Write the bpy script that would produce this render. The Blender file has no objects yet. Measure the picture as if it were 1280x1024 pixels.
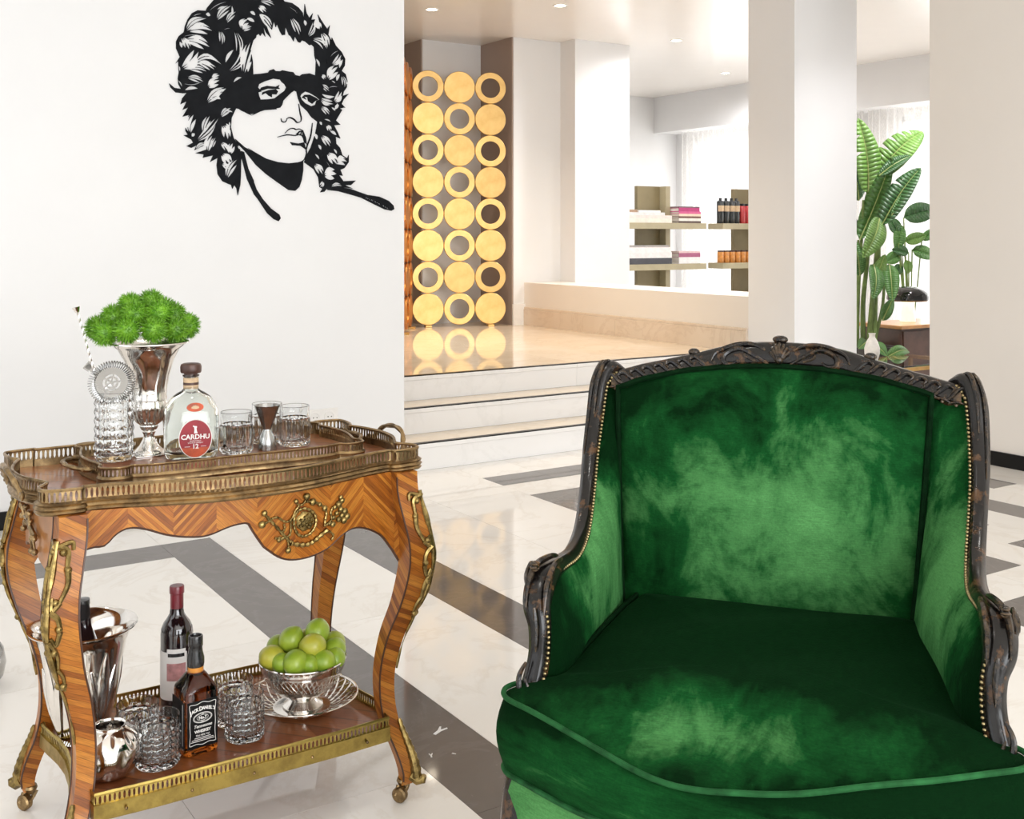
import bpy, bmesh, math, random
from mathutils import Vector, Matrix
from mathutils.geometry import delaunay_2d_cdt
R = math.radians
PI = math.pi
random.seed(7)
scene = bpy.context.scene
COL = scene.collection

# ------------------------------------------------------------------ camera
YAW = math.atan(895 / 1380.0)
cam_d = bpy.data.cameras.new('camera')
cam = bpy.data.objects.new('camera', cam_d)
COL.objects.link(cam)
cam.location = (0, 0, 1.29)
cam.rotation_euler = (R(90), 0, -YAW)
cam_d.sensor_fit = 'HORIZONTAL'
cam_d.sensor_width = 36
cam_d.lens = 36 * 1380 / 1280
cam_d.shift_y = -217 / 1280
cam_d.clip_start = 0.05
scene.camera = cam

# ------------------------------------------------------------------ world, light, exposure
world = bpy.data.worlds.new('world')
scene.world = world
world.use_nodes = True
world.node_tree.nodes['Background'].inputs[0].default_value = (0.93, 0.96, 1.0, 1)
world.node_tree.nodes['Background'].inputs[1].default_value = 0.8
vs = scene.view_settings
vs.view_transform = 'Standard'
vs.look = 'None'
vs.gamma = 1
vs.use_curve_mapping = False
vs.exposure = 0.25


def area(name, loc, target, sx, sy, power, color=(1, 1, 1), spread=180):
    l = bpy.data.lights.new(name, 'AREA')
    l.shape = 'RECTANGLE'
    l.size, l.size_y = sx, sy
    l.energy = power
    l.color = color
    l.spread = R(spread)
    o = bpy.data.objects.new(name, l)
    COL.objects.link(o)
    o.location = loc
    o.rotation_euler = (Vector(target) - Vector(loc)).to_track_quat('-Z', 'Y').to_euler()
    return o


# added area lights for assumed, unseen windows behind the camera and on the entrance side
area('added_daylight_rear', (1.0, -3.9, 1.65), (1.0, 2, 1.2), 5.2, 2.5, 245, (0.95, 0.975, 1.0))
area('added_daylight_side', (-2.85, 1.6, 1.65), (2, 1.8, 1.1), 4.4, 2.5, 30, (0.98, 0.99, 1.0))
# daylight entering the back room by its curtained windows
area('daylight_back_room', (10.45, 10.1, 1.5), (6, 10.1, 1.4), 2.0, 2.4, 50, (1, 0.98, 0.96))
area('daylight_plant_room', (10.45, 6.4, 1.5), (6, 6.4, 1.4), 2.8, 2.4, 70, (1, 0.98, 0.96))


# ------------------------------------------------------------------ mesh builder
class MB:
    def __init__(s):
        s.v, s.f = [], []

    def add(s, verts, faces):
        n = len(s.v)
        s.v += [tuple(p) for p in verts]
        s.f += [tuple(i + n for i in q) for q in faces]
        return s

    def box(s, x0, x1, y0, y1, z0, z1):
        return s.add([(x0, y0, z0), (x1, y0, z0), (x1, y1, z0), (x0, y1, z0), (x0, y0, z1), (x1, y0, z1), (x1, y1, z1), (x0, y1, z1)],
                     [(0, 3, 2, 1), (4, 5, 6, 7), (0, 1, 5, 4), (1, 2, 6, 5), (2, 3, 7, 6), (3, 0, 4, 7)])

    def loft(s, rings, closed=True, cap=True):
        n = len(rings[0])
        vs_, fs = [], []
        for r in rings:
            vs_ += list(r)
        m = n if closed else n - 1
        for k in range(len(rings) - 1):
            for i in range(m):
                j = (i + 1) % n
                fs.append((k * n + i, k * n + j, (k + 1) * n + j, (k + 1) * n + i))
        if cap and closed:
            fs.append(tuple(range(n - 1, -1, -1)))
            fs.append(tuple((len(rings) - 1) * n + i for i in range(n)))
        return s.add(vs_, fs)

    def lathe(s, prof, n=32, c=(0, 0, 0), cap=False, flute=0, nf=0, ell=1.0):
        rings = []
        for (r, z) in prof:
            rings.append([(c[0] + r * (1 + flute * math.cos(nf * 2 * PI * i / n)) * math.cos(2 * PI * i / n),
                           c[1] + ell * r * (1 + flute * math.cos(nf * 2 * PI * i / n)) * math.sin(2 * PI * i / n), c[2] + z) for i in range(n)])
        return s.loft(rings, True, cap)

    def tube(s, path, rad, n=8, cap=True, flat=1.0, up=None):
        """sweep a circle (or ellipse: flat = height / width) along a path"""
        path = [Vector(p) for p in path]
        if not hasattr(rad, '__len__'):
            rad = [rad] * len(path)
        rings = []
        t0 = (path[1] - path[0]).normalized()
        u = Vector(up) if up else (Vector((0, 0, 1)) if abs(t0.z) < 0.9 else Vector((1, 0, 0)))
        nrm = (u - t0 * u.dot(t0)).normalized()
        for i, p in enumerate(path):
            a = path[max(i - 1, 0)]
            b = path[min(i + 1, len(path) - 1)]
            t = (b - a).normalized()
            q = nrm - t * nrm.dot(t)
            if q.length > 1e-6:
                nrm = q.normalized()
            bi = t.cross(nrm)
            rings.append([p + nrm * (rad[i] * flat * math.sin(2 * PI * k / n)) + bi * (rad[i] * math.cos(2 * PI * k / n)) for k in range(n)])
        return s.loft(rings, True, cap)

    def prism(s, poly, fn0, fn1):
        """extrude a simple polygon: fn0, fn1 map (a, b) to 3-D points of the two faces"""
        n = len(poly)
        return s.add([fn0(*p) for p in poly] + [fn1(*p) for p in poly],
                     [tuple(range(n - 1, -1, -1)), tuple(range(n, 2 * n))] + [(i, (i + 1) % n, n + (i + 1) % n, n + i) for i in range(n)])

    def sphere(s, c, r, n=12, m=8, sc=(1, 1, 1)):
        rings = []
        for k in range(1, m):
            a = PI * k / m
            rings.append([(c[0] + sc[0] * r * math.sin(a) * math.cos(2 * PI * i / n), c[1] + sc[1] * r * math.sin(a) * math.sin(2 * PI * i / n), c[2] - sc[2] * r * math.cos(a)) for i in range(n)])
        return s.loft(rings)

    def xf(s, M):
        s.v = [tuple(M @ Vector(p)) for p in s.v]
        return s

    def mesh(s, name, smooth=True, weld=False, fix=False):
        me = bpy.data.meshes.new(name)
        me.from_pydata(s.v, [], s.f)
        if weld or fix:
            bm = bmesh.new()
            bm.from_mesh(me)
            if weld:
                bmesh.ops.remove_doubles(bm, verts=bm.verts, dist=1e-5)
            bmesh.ops.recalc_face_normals(bm, faces=bm.faces)
            bm.to_mesh(me)
            bm.free()
        me.update()
        if smooth:
            me.polygons.foreach_set('use_smooth', [True] * len(me.polygons))
            me.set_sharp_from_angle(angle=R(38 if smooth is True else smooth))
        return me

    def build(s, name, mat, parent=None, smooth=True, bevel=0, sub=0, fix=True, weld=False):
        o = bpy.data.objects.new(name, s.mesh(name, smooth, weld, fix))
        COL.objects.link(o)
        if mat:
            o.data.materials.append(mat)
        if parent:
            o.parent = parent
        if bevel:
            b = o.modifiers.new('bevel', 'BEVEL')
            b.width = bevel
            b.segments = 2
            b.limit_method = 'ANGLE'
            b.angle_limit = R(35)
        if sub:
            b = o.modifiers.new('subdivision', 'SUBSURF')
            b.levels = b.render_levels = sub
        return o


def tag(o, label=None, cat=None, group=None, kind=None):
    if label:
        o['label'] = label
    if cat:
        o['category'] = cat
    if group:
        o['group'] = group
    if kind:
        o['kind'] = kind
    return o


def empty(name, loc, rz=0, label=None, cat=None, group=None):
    o = bpy.data.objects.new(name, None)
    o.empty_display_size = 0.05
    COL.objects.link(o)
    o.location = loc
    o.rotation_euler = (0, 0, rz)
    return tag(o, label, cat, group)


def copy_tree(o, parent=None):
    c = o.copy()
    COL.objects.link(c)
    c.parent = parent
    for ch in list(o.children):
        copy_tree(ch, c)
    return c


def catmull(pts, n=8, closed=False):
    pts = [Vector(p) for p in pts]
    out = []
    m = len(pts)
    for i in range(m if closed else m - 1):
        g = (lambda k: pts[k % m]) if closed else (lambda k: pts[min(max(k, 0), m - 1)])
        p0, p1, p2, p3 = g(i - 1), g(i), g(i + 1), g(i + 2)
        for k in range(n):
            t = k / n
            out.append(0.5 * ((2 * p1) + (p2 - p0) * t + (2 * p0 - 5 * p1 + 4 * p2 - p3) * t * t + (3 * p1 - p0 - 3 * p2 + p3) * t ** 3))
    if not closed:
        out.append(pts[-1].copy())
    return out


def lerp(a, b, t):
    return a + (b - a) * t


def interp(tab, x):
    if x <= tab[0][0]:
        return tab[0][1]
    for (a, va), (b, vb) in zip(tab, tab[1:]):
        if x <= b:
            return lerp(va, vb, (x - a) / (b - a))
    return tab[-1][1]


def sinterp(tab, x):
    """smooth interpolation of a table"""
    if x <= tab[0][0]:
        return tab[0][1]
    for i, ((a, va), (b, vb)) in enumerate(zip(tab, tab[1:])):
        if x <= b:
            t = (x - a) / (b - a)
            p = tab[i - 1][1] if i else va
            q = tab[i + 2][1] if i + 2 < len(tab) else vb
            return 0.5 * (2 * va + (vb - p) * t + (2 * p - 5 * va + 4 * vb - q) * t * t + (3 * va - p - 3 * vb + q) * t ** 3)
    return tab[-1][1]


def text_mesh(body, size, depth=0.0003, align='CENTER', shear=0, xs=1.0, bold=0.0):
    cu = bpy.data.curves.new('text', 'FONT')
    cu.body = body
    cu.size = size
    cu.extrude = depth
    cu.align_x = align
    cu.align_y = 'CENTER'
    cu.shear = shear
    cu.offset = bold
    cu.resolution_u = 2
    o = bpy.data.objects.new('text', cu)
    COL.objects.link(o)
    bpy.context.view_layer.update()
    me = bpy.data.meshes.new_from_object(o.evaluated_get(bpy.context.evaluated_depsgraph_get()))
    bpy.data.objects.remove(o)
    if xs != 1.0:
        me.transform(Matrix.Diagonal((xs, 1, 1, 1)))
    return me


def text_obj(name, body, size, mat, parent, M, **kw):
    me = text_mesh(body, size, **kw)
    me.transform(M)
    me.materials.clear()
    me.materials.append(mat)
    o = bpy.data.objects.new(name, me)
    COL.objects.link(o)
    o.parent = parent
    return o


# ------------------------------------------------------------------ materials
class NT:
    def __init__(s, name):
        s.m = bpy.data.materials.new(name)
        s.m.use_nodes = True
        s.t = s.m.node_tree
        s.b = s.t.nodes['Principled BSDF']

    def node(s, typ, **kw):
        n = s.t.nodes.new(typ)
        for k, v in kw.items():
            setattr(n, k, v)
        return n

    def put(s, sock, v):
        if isinstance(v, bpy.types.NodeSocket):
            s.t.links.new(v, sock)
        else:
            if isinstance(v, tuple) and len(v) == 3 and sock.type == 'RGBA':
                v = v + (1,)
            sock.default_value = v

    def math(s, op, a, b=0.0, c=0.0):
        n = s.node('ShaderNodeMath', operation=op)
        s.put(n.inputs[0], a)
        s.put(n.inputs[1], b)
        s.put(n.inputs[2], c)
        return n.outputs[0]

    def mix(s, f, a, b, mode='MIX'):
        n = s.node('ShaderNodeMix', data_type='RGBA', blend_type=mode)
        s.put(n.inputs[0], f)
        s.put(n.inputs[6], a)
        s.put(n.inputs[7], b)
        return n.outputs[2]

    def coord(s, which='Object', scale=(1, 1, 1), rot=(0, 0, 0), loc=(0, 0, 0)):
        c = s.node('ShaderNodeTexCoord').outputs[which]
        mp = s.node('ShaderNodeMapping')
        s.put(mp.inputs[0], c)
        mp.inputs[1].default_value = loc
        mp.inputs[2].default_value = rot
        mp.inputs[3].default_value = scale
        return mp.outputs[0]

    def noise(s, vec, scale=5, detail=4, rough=0.55, dist=0.0, out='Fac'):
        n = s.node('ShaderNodeTexNoise')
        s.put(n.inputs['Vector'], vec)
        n.inputs['Scale'].default_value = scale
        n.inputs['Detail'].default_value = detail
        n.inputs['Roughness'].default_value = rough
        n.inputs['Distortion'].default_value = dist
        return n.outputs[0 if out == 'Fac' else 1]

    def ramp(s, f, stops, interp_='LINEAR'):
        n = s.node('ShaderNodeValToRGB')
        n.color_ramp.interpolation = interp_
        e = n.color_ramp.elements
        while len(e) < len(stops):
            e.new(0.5)
        for k, (p, c) in enumerate(stops):
            e[k].position = p
            e[k].color = (c if isinstance(c, tuple) else (c, c, c)) + (1,)
        s.put(n.inputs[0], f)
        return n.outputs[0]

    def bump(s, h, strength=0.3, dist=0.01):
        n = s.node('ShaderNodeBump')
        n.inputs['Strength'].default_value = strength
        n.inputs['Distance'].default_value = dist
        s.put(n.inputs['Height'], h)
        s.put(s.b.inputs['Normal'], n.outputs[0])

    def set(s, **kw):
        names = dict(color='Base Color', rough='Roughness', metal='Metallic', spec='Specular IOR Level', ior='IOR', trans='Transmission Weight',
                     coat='Coat Weight', coat_rough='Coat Roughness', sheen='Sheen Weight', sheen_rough='Sheen Roughness', sheen_tint='Sheen Tint',
                     emit='Emission Color', emit_s='Emission Strength', alpha='Alpha', sss='Subsurface Weight', aniso='Anisotropic')
        for k, v in kw.items():
            s.put(s.b.inputs[names[k]], v)
        return s


def sep(nt, vec):
    n = nt.node('ShaderNodeSeparateXYZ')
    nt.put(n.inputs[0], vec)
    return n.outputs


MAT = {}


def simple(name, color, rough=0.5, metal=0.0, var=0.12, scale=20, bump=0.0, **kw):
    """plain material with a little procedural unevenness"""
    nt = NT(name)
    vec = nt.coord()
    f = nt.noise(vec, scale, 3)
    dark = tuple(c * (1 - var) for c in color)
    light = tuple(min(1, c * (1 + var)) for c in color)
    nt.set(color=nt.ramp(f, [(0.3, dark), (0.7, light)]), rough=rough, metal=metal, **kw)
    if bump:
        nt.bump(f, bump, 0.002)
    MAT[name] = nt.m
    return nt.m


simple('wall_paint', (0.83, 0.83, 0.83), 0.55, var=0.01, scale=3)
simple('wall_paint_warm', (0.80, 0.755, 0.70), 0.5, var=0.01, scale=3)
simple('taupe_paint', (0.36, 0.28, 0.235), 0.5, var=0.03, scale=3)
simple('ceiling_paint', (0.86, 0.82, 0.775), 0.22, var=0.01, scale=3)
simple('black_base', (0.008, 0.008, 0.008), 0.35, spec=0.2)
simple('grout', (0.30, 0.27, 0.23), 0.7)


def marble(name, c1, c2, vein, rough=0.06, scale=2.2, vamt=0.5, rnd=0.06, spots=0.0):
    nt = NT(name)
    vec = nt.coord('Object')
    oi = nt.node('ShaderNodeObjectInfo')
    off = nt.node('ShaderNodeVectorMath', operation='ADD')
    nt.put(off.inputs[0], vec)
    sc = nt.node('ShaderNodeVectorMath', operation='SCALE')
    nt.put(sc.inputs[0], oi.outputs['Location'])
    sc.inputs['Scale'].default_value = 3.7
    nt.put(off.inputs[1], sc.outputs[0])
    v = off.outputs[0]
    f = nt.noise(v, scale, 6, 0.6, 0.8)
    col = nt.ramp(f, [(0.25, c1), (0.75, c2)])
    w = nt.noise(v, scale * 0.9, 8, 0.62, 1.6)
    vn = nt.ramp(w, [(0.47, 0.0), (0.5, 1.0), (0.53, 0.0)])
    col = nt.mix(nt.math('MULTIPLY', vn, vamt), col, vein)
    if spots:
        sp = nt.ramp(nt.noise(v, 60, 3, 0.7, 1.0), [(0.70, 0.0), (0.76, 1.0)])
        col = nt.mix(nt.math('MULTIPLY', sp, spots), col, (0.5, 0.47, 0.44))
    br = nt.math('MULTIPLY_ADD', oi.outputs['Random'], rnd, 1 - rnd / 2)
    hs = nt.node('ShaderNodeHueSaturation')
    nt.put(hs.inputs['Value'], br)
    nt.put(hs.inputs['Color'], col)
    nt.set(color=hs.outputs[0], rough=rough, spec=0.5)
    MAT[name] = nt.m
    return nt.m


marble('marble_cream', (0.855, 0.825, 0.775), (0.90, 0.88, 0.84), (0.72, 0.66, 0.58), 0.05, 1.6, 0.35)
marble('marble_grey', (0.115, 0.10, 0.092), (0.15, 0.135, 0.125), (0.2, 0.18, 0.17), 0.06, 3.0, 0.25, 0.12, 0.35)
marble('marble_white', (0.88, 0.87, 0.85), (0.91, 0.90, 0.89), (0.78, 0.77, 0.75), 0.12, 1.0, 0.3)
marble('marble_tan', (0.76, 0.65, 0.50), (0.82, 0.72, 0.58), (0.66, 0.53, 0.39), 0.05, 1.8, 0.35)
marble('marble_beige', (0.70, 0.58, 0.46), (0.76, 0.66, 0.55), (0.58, 0.46, 0.36), 0.12, 1.8, 0.35)


def metal(name, color, rough=0.2, tarnish=None, scale=30, amt=0.5, bump=0.0):
    nt = NT(name)
    vec = nt.coord()
    f = nt.noise(vec, scale, 5, 0.65)
    col = color
    r = rough
    if tarnish:
        k = nt.ramp(f, [(0.42, 0.0), (0.68, 1.0)])
        col = nt.mix(nt.math('MULTIPLY', k, amt), color, tarnish)
        r = nt.math('MULTIPLY_ADD', k, 0.18, rough)
    nt.set(color=col, rough=r, metal=1.0)
    if bump:
        nt.bump(f, bump, 0.002)
    MAT[name] = nt.m
    return nt.m


metal('silver', (0.80, 0.775, 0.74), 0.06, (0.42, 0.35, 0.28), 18, 0.25)
metal('steel', (0.40, 0.40, 0.39), 0.16, (0.4, 0.4, 0.4), 18, 0.3)
metal('brass_old', (0.33, 0.225, 0.11), 0.3, (0.075, 0.05, 0.03), 35, 0.75, 0.15)
metal('brass_bright', (0.47, 0.35, 0.10), 0.28, (0.17, 0.11, 0.035), 28, 0.6, 0.1)
metal('ormolu', (0.33, 0.235, 0.085), 0.3, (0.05, 0.032, 0.012), 60, 0.85, 0.3)
simple('gold_leaf_reflect_tint', (0.62, 0.24, 0.06), 0.35, 0.9, 0.2, 8)  # gold leaf copy with its warm reflected light painted into the colour


def gold_leaf():
    nt = NT('gold_leaf')
    vec = nt.coord()
    oi = nt.node('ShaderNodeObjectInfo')
    f = nt.noise(vec, 9, 5, 0.6)
    col = nt.ramp(f, [(0.3, (0.54, 0.325, 0.10)), (0.7, (0.66, 0.43, 0.165))])
    hs = nt.node('ShaderNodeHueSaturation')
    nt.put(hs.inputs['Value'], nt.math('MULTIPLY_ADD', oi.outputs['Random'], 0.2, 0.95))
    nt.put(hs.inputs['Color'], col)
    nt.set(color=hs.outputs[0], metal=0.75, rough=0.36)
    nt.bump(f, 0.12, 0.004)
    MAT['gold_leaf'] = nt.m


gold_leaf()
# ================================================================== STRUCTURE
CEIL = 3.16
PX = 5.78            # plane of the parapet and of the column beside the steps
Z1, Z2, Z3 = 0.15, 0.30, 0.45
Y1, Y2, Y3 = 5.36, 5.63, 5.89


def struct(name, mb, mat, label, parent=None, **kw):
    o = mb.build(name, mat, parent, smooth=False, **kw)
    if parent is None:
        tag(o, label, None, None, 'structure')
    return o


floor = struct('floor', MB().box(-3.0, 12.0, -4.2, 13.0, -0.08, -0.004), MAT['grout'], 'polished cream marble floor with dark stone bands')
# --- the stone slabs of the floor: dark inlaid bands, cream slabs between them
DARK = [(1.275, 1.484, -4.0, 4.665), (-2.9, 1.275, 4.455, 4.665), (1.917, 2.132, -4.0, 5.28),
        (3.066, 5.13, 4.81, 5.02), (3.066, 3.9, 3.9, 4.565), (5.13, 5.33, 3.39, 4.81), (4.705, 4.905, 1.2, 4.3),
        (4.262, 4.473, 2.977, 3.4), (4.262, 4.473, 2.33, 2.753), (3.6, 4.028, 2.542, 2.977), (3.4, 3.83, 2.11, 2.322)]
xb = [-3.0, -2.2, -1.4, -0.6, 0.2, 0.74, 1.275, 1.484, 1.917, 2.132, 2.6, 3.066, 3.4, 3.6, 3.83, 4.028, 4.262, 4.473, 4.705, 4.905, 5.13, 5.33, 5.66]
yb = [-4.2, -3.0, -2.0, -1.0, -0.2, 0.4, 1.2, 1.75, 2.11, 2.322, 2.542, 2.753, 2.977, 3.39, 3.9, 4.3, 4.565, 4.665, 4.81, 5.02, 5.36]


def rects_minus(dark):
    """grid of cells; equal cells are merged along Y so the cream slabs come out large"""
    out = []
    for a, b in zip(xb, xb[1:]):
        run = None
        for c, d in zip(yb, yb[1:]):
            cx_, cy_ = (a + b) / 2, (c + d) / 2
            k = any(p < cx_ < q and r < cy_ < t for p, q, r, t in dark)
            if run and run[2] == k and d - run[0] < (1.75 if k else 1.3):
                run[1] = d
            else:
                if run:
                    out.append((a, b, run[0], run[1], run[2]))
                run = [c, d, k]
        out.append((a, b, run[0], run[1], run[2]))
    return out


# the two inlays whose edges fall between grid lines get their own rows
yb = sorted(set(yb + [4.455, 2.33]))


def slab(name, x0, x1, y0, y1, z, mat, parent, th=0.012, g=0.0006):
    o = MB().box(-(x1 - x0) / 2 + g, (x1 - x0) / 2 - g, -(y1 - y0) / 2 + g, (y1 - y0) / 2 - g, -th, 0).build(name, mat, parent, smooth=False)
    o.location = ((x0 + x1) / 2, (y0 + y1) / 2, z)
    return o


for (a, b, c, d, k) in rects_minus(DARK):
    slab('dark_floor_slab' if k else 'cream_floor_slab', a, b, c, d, 0, MAT['marble_grey' if k else 'marble_cream'], floor)
# floor of the back room, pale slabs
for i in range(4):
    for j in range(8):
        slab('cream_floor_slab', 5.66 + i * 1.2, 6.86 + i * 1.2, 1.5 + j * 1.25, 2.75 + j * 1.25, 0, MAT['marble_cream'], floor)

# --- walls
wl = struct('wall_left', MB().box(-3.0, 2.735, 5.28, 5.46, 0, CEIL), MAT['wall_paint'], 'smooth white wall carrying the black cut-out portrait')
bb = struct('baseboard_left', MB().box(-3.0, 2.735, 5.266, 5.282, 0, 0.08), MAT['black_base'], 'black skirting board along the white portrait wall')
# rear and entrance side of the room, with assumed tall windows (unseen, behind the camera)
wr = MB()
for (a, b) in ((-3.0, -1.6), (0.9, 1.1), (3.6, 5.66)):
    wr.box(a, b, -4.35, -4.2, 0.35, 2.95)
wr.box(-3.0, 5.66, -4.35, -4.2, 0, 0.35).box(-3.0, 5.66, -4.35, -4.2, 2.95, CEIL)
struct('wall_rear', wr, MAT['wall_paint'], 'white window wall')
ws = MB()
for (a, b) in ((-4.2, -0.6), (1.5, 1.7), (3.9, 5.28)):
    ws.box(-3.15, -3.0, a, b, 0.35, 2.95)
ws.box(-3.15, -3.0, -4.2, 5.28, 0, 0.35).box(-3.15, -3.0, -4.2, 5.28, 2.95, CEIL)
struct('wall_entrance', ws, MAT['wall_paint'], 'white side wall with tall windows')
# right wall, from the plant room opening towards the viewer
struct('wall_right', MB().box(5.66, 5.9, -4.2, 4.16, 0, CEIL), MAT['wall_paint_warm'], 'warm white wall beside the opening to the plant room')
struct('baseboard_right', MB().box(5.646, 5.662, -4.2, 4.16, 0, 0.08), MAT['black_base'], 'black skirting board along the warm white wall')
# column by the steps
struct('wall_column', MB().box(PX, 6.42, 5.33, 5.77, 0, CEIL), MAT['wall_paint'], 'white square column at the foot of the parapet')
# parapet wall of the landing with its deep sill
struct('wall_parapet', MB().box(PX, 6.30, 5.77, 8.72, 0, 0.85), MAT['wall_paint_warm'], 'low warm white parapet wall of the landing')
struct('wall_pier', MB().box(6.20, 6.86, 8.46, 8.80, 0.80, CEIL), MAT['wall_paint'], 'white pier standing on the parapet sill')
struct('wall_alcove', MB().box(5.66, 6.95, 8.70, 9.3, Z3, CEIL), MAT['wall_paint'], 'white return wall beside the gold disc screen')
struct('wall_back', MB().box(5.0, 5.75, 9.27, 9.4, Z3, CEIL), MAT['wall_paint'], 'pale wall of the alcove behind the gold disc screen')
struct('wall_niche', MB().box(5.645, 5.662, 8.705, 9.27, Z3, CEIL).box(4.985, 5.0, 9.28, 10.4, Z3, CEIL).box(1.5, 5.0, 10.4, 10.5, Z3, CEIL), MAT['taupe_paint'], 'taupe painted niche walls behind the screen')
struct('wall_landing', MB().box(1.4, 1.5, 5.46, 10.5, 0, CEIL), MAT['wall_paint_warm'], 'warm white end wall of the landing')
tb = MB().box(5.66 - 0.012, 6.2, 8.682, 8.702, Z3, Z3 + 0.20)
struct('baseboard_alcove', tb, MAT['marble_white'], 'pale stone skirting of the alcove wall')
# stone skirting of the landing along the parapet, in slabs
sk = bpy.data.objects.new('baseboard_landing', None)
COL.objects.link(sk)
tag(sk, 'beige marble skirting along the parapet of the landing', None, None, 'structure')
for (a, b) in ((5.775, 5.93), (5.932, 7.3), (7.302, 8.682)):
    MB().box(PX - 0.02, PX + 0.002, a, b, Z3 - 0.002, Z3 + 0.15).build('skirting_slab', MAT['marble_beige'], sk, smooth=False, bevel=0.003)
    MB().box(PX - 0.014, PX + 0.002, a, b, Z3 + 0.15, Z3 + 0.172).build('skirting_cap', MAT['marble_beige'], sk, smooth=False, bevel=0.003)

# --- landing and steps
landing = struct('floor_landing', MB().box(1.5, PX, 5.9, 10.5, 0.0, Z3 - 0.013), MAT['grout'], 'polished tan marble landing')
for i, (a, b) in enumerate(((1.6, 2.9), (2.9, 4.35), (4.35, PX))):
    for (c, d) in ((5.89, 7.2), (7.2, 8.7), (8.7, 10.4)):
        slab('landing_slab', a, b, c, d, Z3, MAT['marble_tan'], landing, g=0.0005)
steps = bpy.data.objects.new('stairs', None)
COL.objects.link(steps)
tag(steps, 'three white marble steps up to the tan landing', None, None, 'structure')
for k, (y, z0, z1, ynext) in enumerate(((Y1, 0, Z1, Y2), (Y2, Z1, Z2, Y3), (Y3, Z2, Z3, None))):
    cuts = [2.3, 4.5, PX] if k != 2 else [2.3, 4.33, PX]
    for a, b in zip(cuts, cuts[1:]):
        MB().box(a + 0.0006, b - 0.0006, y, y + 0.03, z0, z1 - 0.029).build('riser_slab', MAT['marble_white'], steps, smooth=False, bevel=0.0015)
        MB().box(a + 0.0006, b - 0.0006, y - 0.006, y + 0.03, z1 - 0.028, z1 - 0.0045).build('nosing_slab', MAT['marble_white'], steps, smooth=False, bevel=0.002)
    MB().box(2.3, PX, y - 0.005, y + 0.03, z1 - 0.0045, z1 + 0.0008).build('dark_edge_strip', MAT['black_base'], steps, smooth=False)
    if ynext:
        for a, b in zip(cuts, cuts[1:]):
            MB().box(a + 0.0006, b - 0.0006, y + 0.03, ynext, z1 - 0.02, z1).build('tread_slab', MAT['marble_tan'], steps, smooth=False)
MB().box(2.3, PX, Y1 + 0.03, Y3 + 0.02, 0, 0.13).build('step_core', MAT['grout'], steps, smooth=False)

# --- ceiling and back room shell
struct('ceiling', MB().box(-3.15, 10.4, -4.35, 11.65, CEIL, CEIL + 0.1), MAT['ceiling_paint'], 'glossy warm white ceiling')
struct('wall_far', MB().box(6.3, 10.4, 11.5, 11.65, 0, CEIL), MAT['wall_paint'], 'white end wall of the back room')
wb = MB()
WX = 10.15
for (a, b) in ((11.15, 11.5), (7.85, 9.1), (1.5, 4.9)):
    wb.box(WX, WX + 0.2, a, b, 0, 2.6)
wb.box(WX, WX + 0.2, 1.5, 11.5, 2.6, CEIL)
struct('wall_windows', wb, MAT['wall_paint'], 'white wall with tall curtained windows')
struct('trim_beam', MB().box(9.75, WX, 1.5, 11.5, 2.68, CEIL), MAT['wall_paint'], 'white boxed beam over the curtains')
struct('wall_plant_room', MB().box(5.9, 10.4, 1.4, 1.5, 0, CEIL), MAT['wall_paint'], 'white wall of the plant room')
glass_pane = NT('window_glass')
_tr = glass_pane.node('ShaderNodeBsdfTransparent')
_gl = glass_pane.node('ShaderNodeBsdfGlossy')
_gl.inputs['Roughness'].default_value = 0.02
_mx = glass_pane.node('ShaderNodeMixShader')
_mx.inputs[0].default_value = 0.06
glass_pane.t.links.new(_tr.outputs[0], _mx.inputs[1])
glass_pane.t.links.new(_gl.outputs[0], _mx.inputs[2])
glass_pane.t.links.new(_mx.outputs[0], glass_pane.t.nodes['Material Output'].inputs[0])
for n, (a, b) in enumerate(((9.1, 11.15), (4.9, 7.85))):
    w = bpy.data.objects.new('window_%d' % (n + 1), None)
    COL.objects.link(w)
    tag(w, ('tall bright window behind the wall of shelves', 'tall bright window behind the big leafed plant')[n], None, None, 'structure')
    fr = MB()
    for yy in (a, (a + b) / 2, b):
        fr.box(WX + 0.06, WX + 0.12, yy - 0.03, yy + 0.03, 0, 2.6)
    fr.box(WX + 0.06, WX + 0.12, a, b, 2.54, 2.6).box(WX + 0.06, WX + 0.12, a, b, 0, 0.08).box(WX + 0.07, WX + 0.11, a, b, 1.98, 2.02)
    fr.build('window_frame', MAT['wall_paint'], w, smooth=False)
    for (c, d) in ((a + 0.03, (a + b) / 2 - 0.03), ((a + b) / 2 + 0.03, b - 0.03)):
        MB().box(WX + 0.088, WX + 0.092, c, d, 0.08, 2.54).build('pane', glass_pane.m, w, smooth=False)


# --- sheer curtains
def sheer():
    nt = NT('sheer_fabric')
    tr = nt.node('ShaderNodeBsdfTransparent')
    tl = nt.node('ShaderNodeBsdfTranslucent')
    tl.inputs[0].default_value = (0.92, 0.91, 0.89, 1)
    df = nt.node('ShaderNodeBsdfDiffuse')
    df.inputs[0].default_value = (0.9, 0.88, 0.85, 1)
    m1 = nt.node('ShaderNodeMixShader')
    m1.inputs[0].default_value = 0.5
    nt.t.links.new(df.outputs[0], m1.inputs[1])
    nt.t.links.new(tl.outputs[0], m1.inputs[2])
    w = nt.noise(nt.coord('Object', (300, 300, 40)), 1.0, 2)
    m2 = nt.node('ShaderNodeMixShader')
    nt.put(m2.inputs[0], nt.ramp(w, [(0.3, 0.45), (0.7, 0.65)]))
    nt.t.links.new(tr.outputs[0], m2.inputs[1])
    nt.t.links.new(m1.outputs[0], m2.inputs[2])
    nt.t.links.new(m2.outputs[0], nt.t.nodes['Material Output'].inputs[0])
    return nt.m


sheer_m = sheer()


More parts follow.
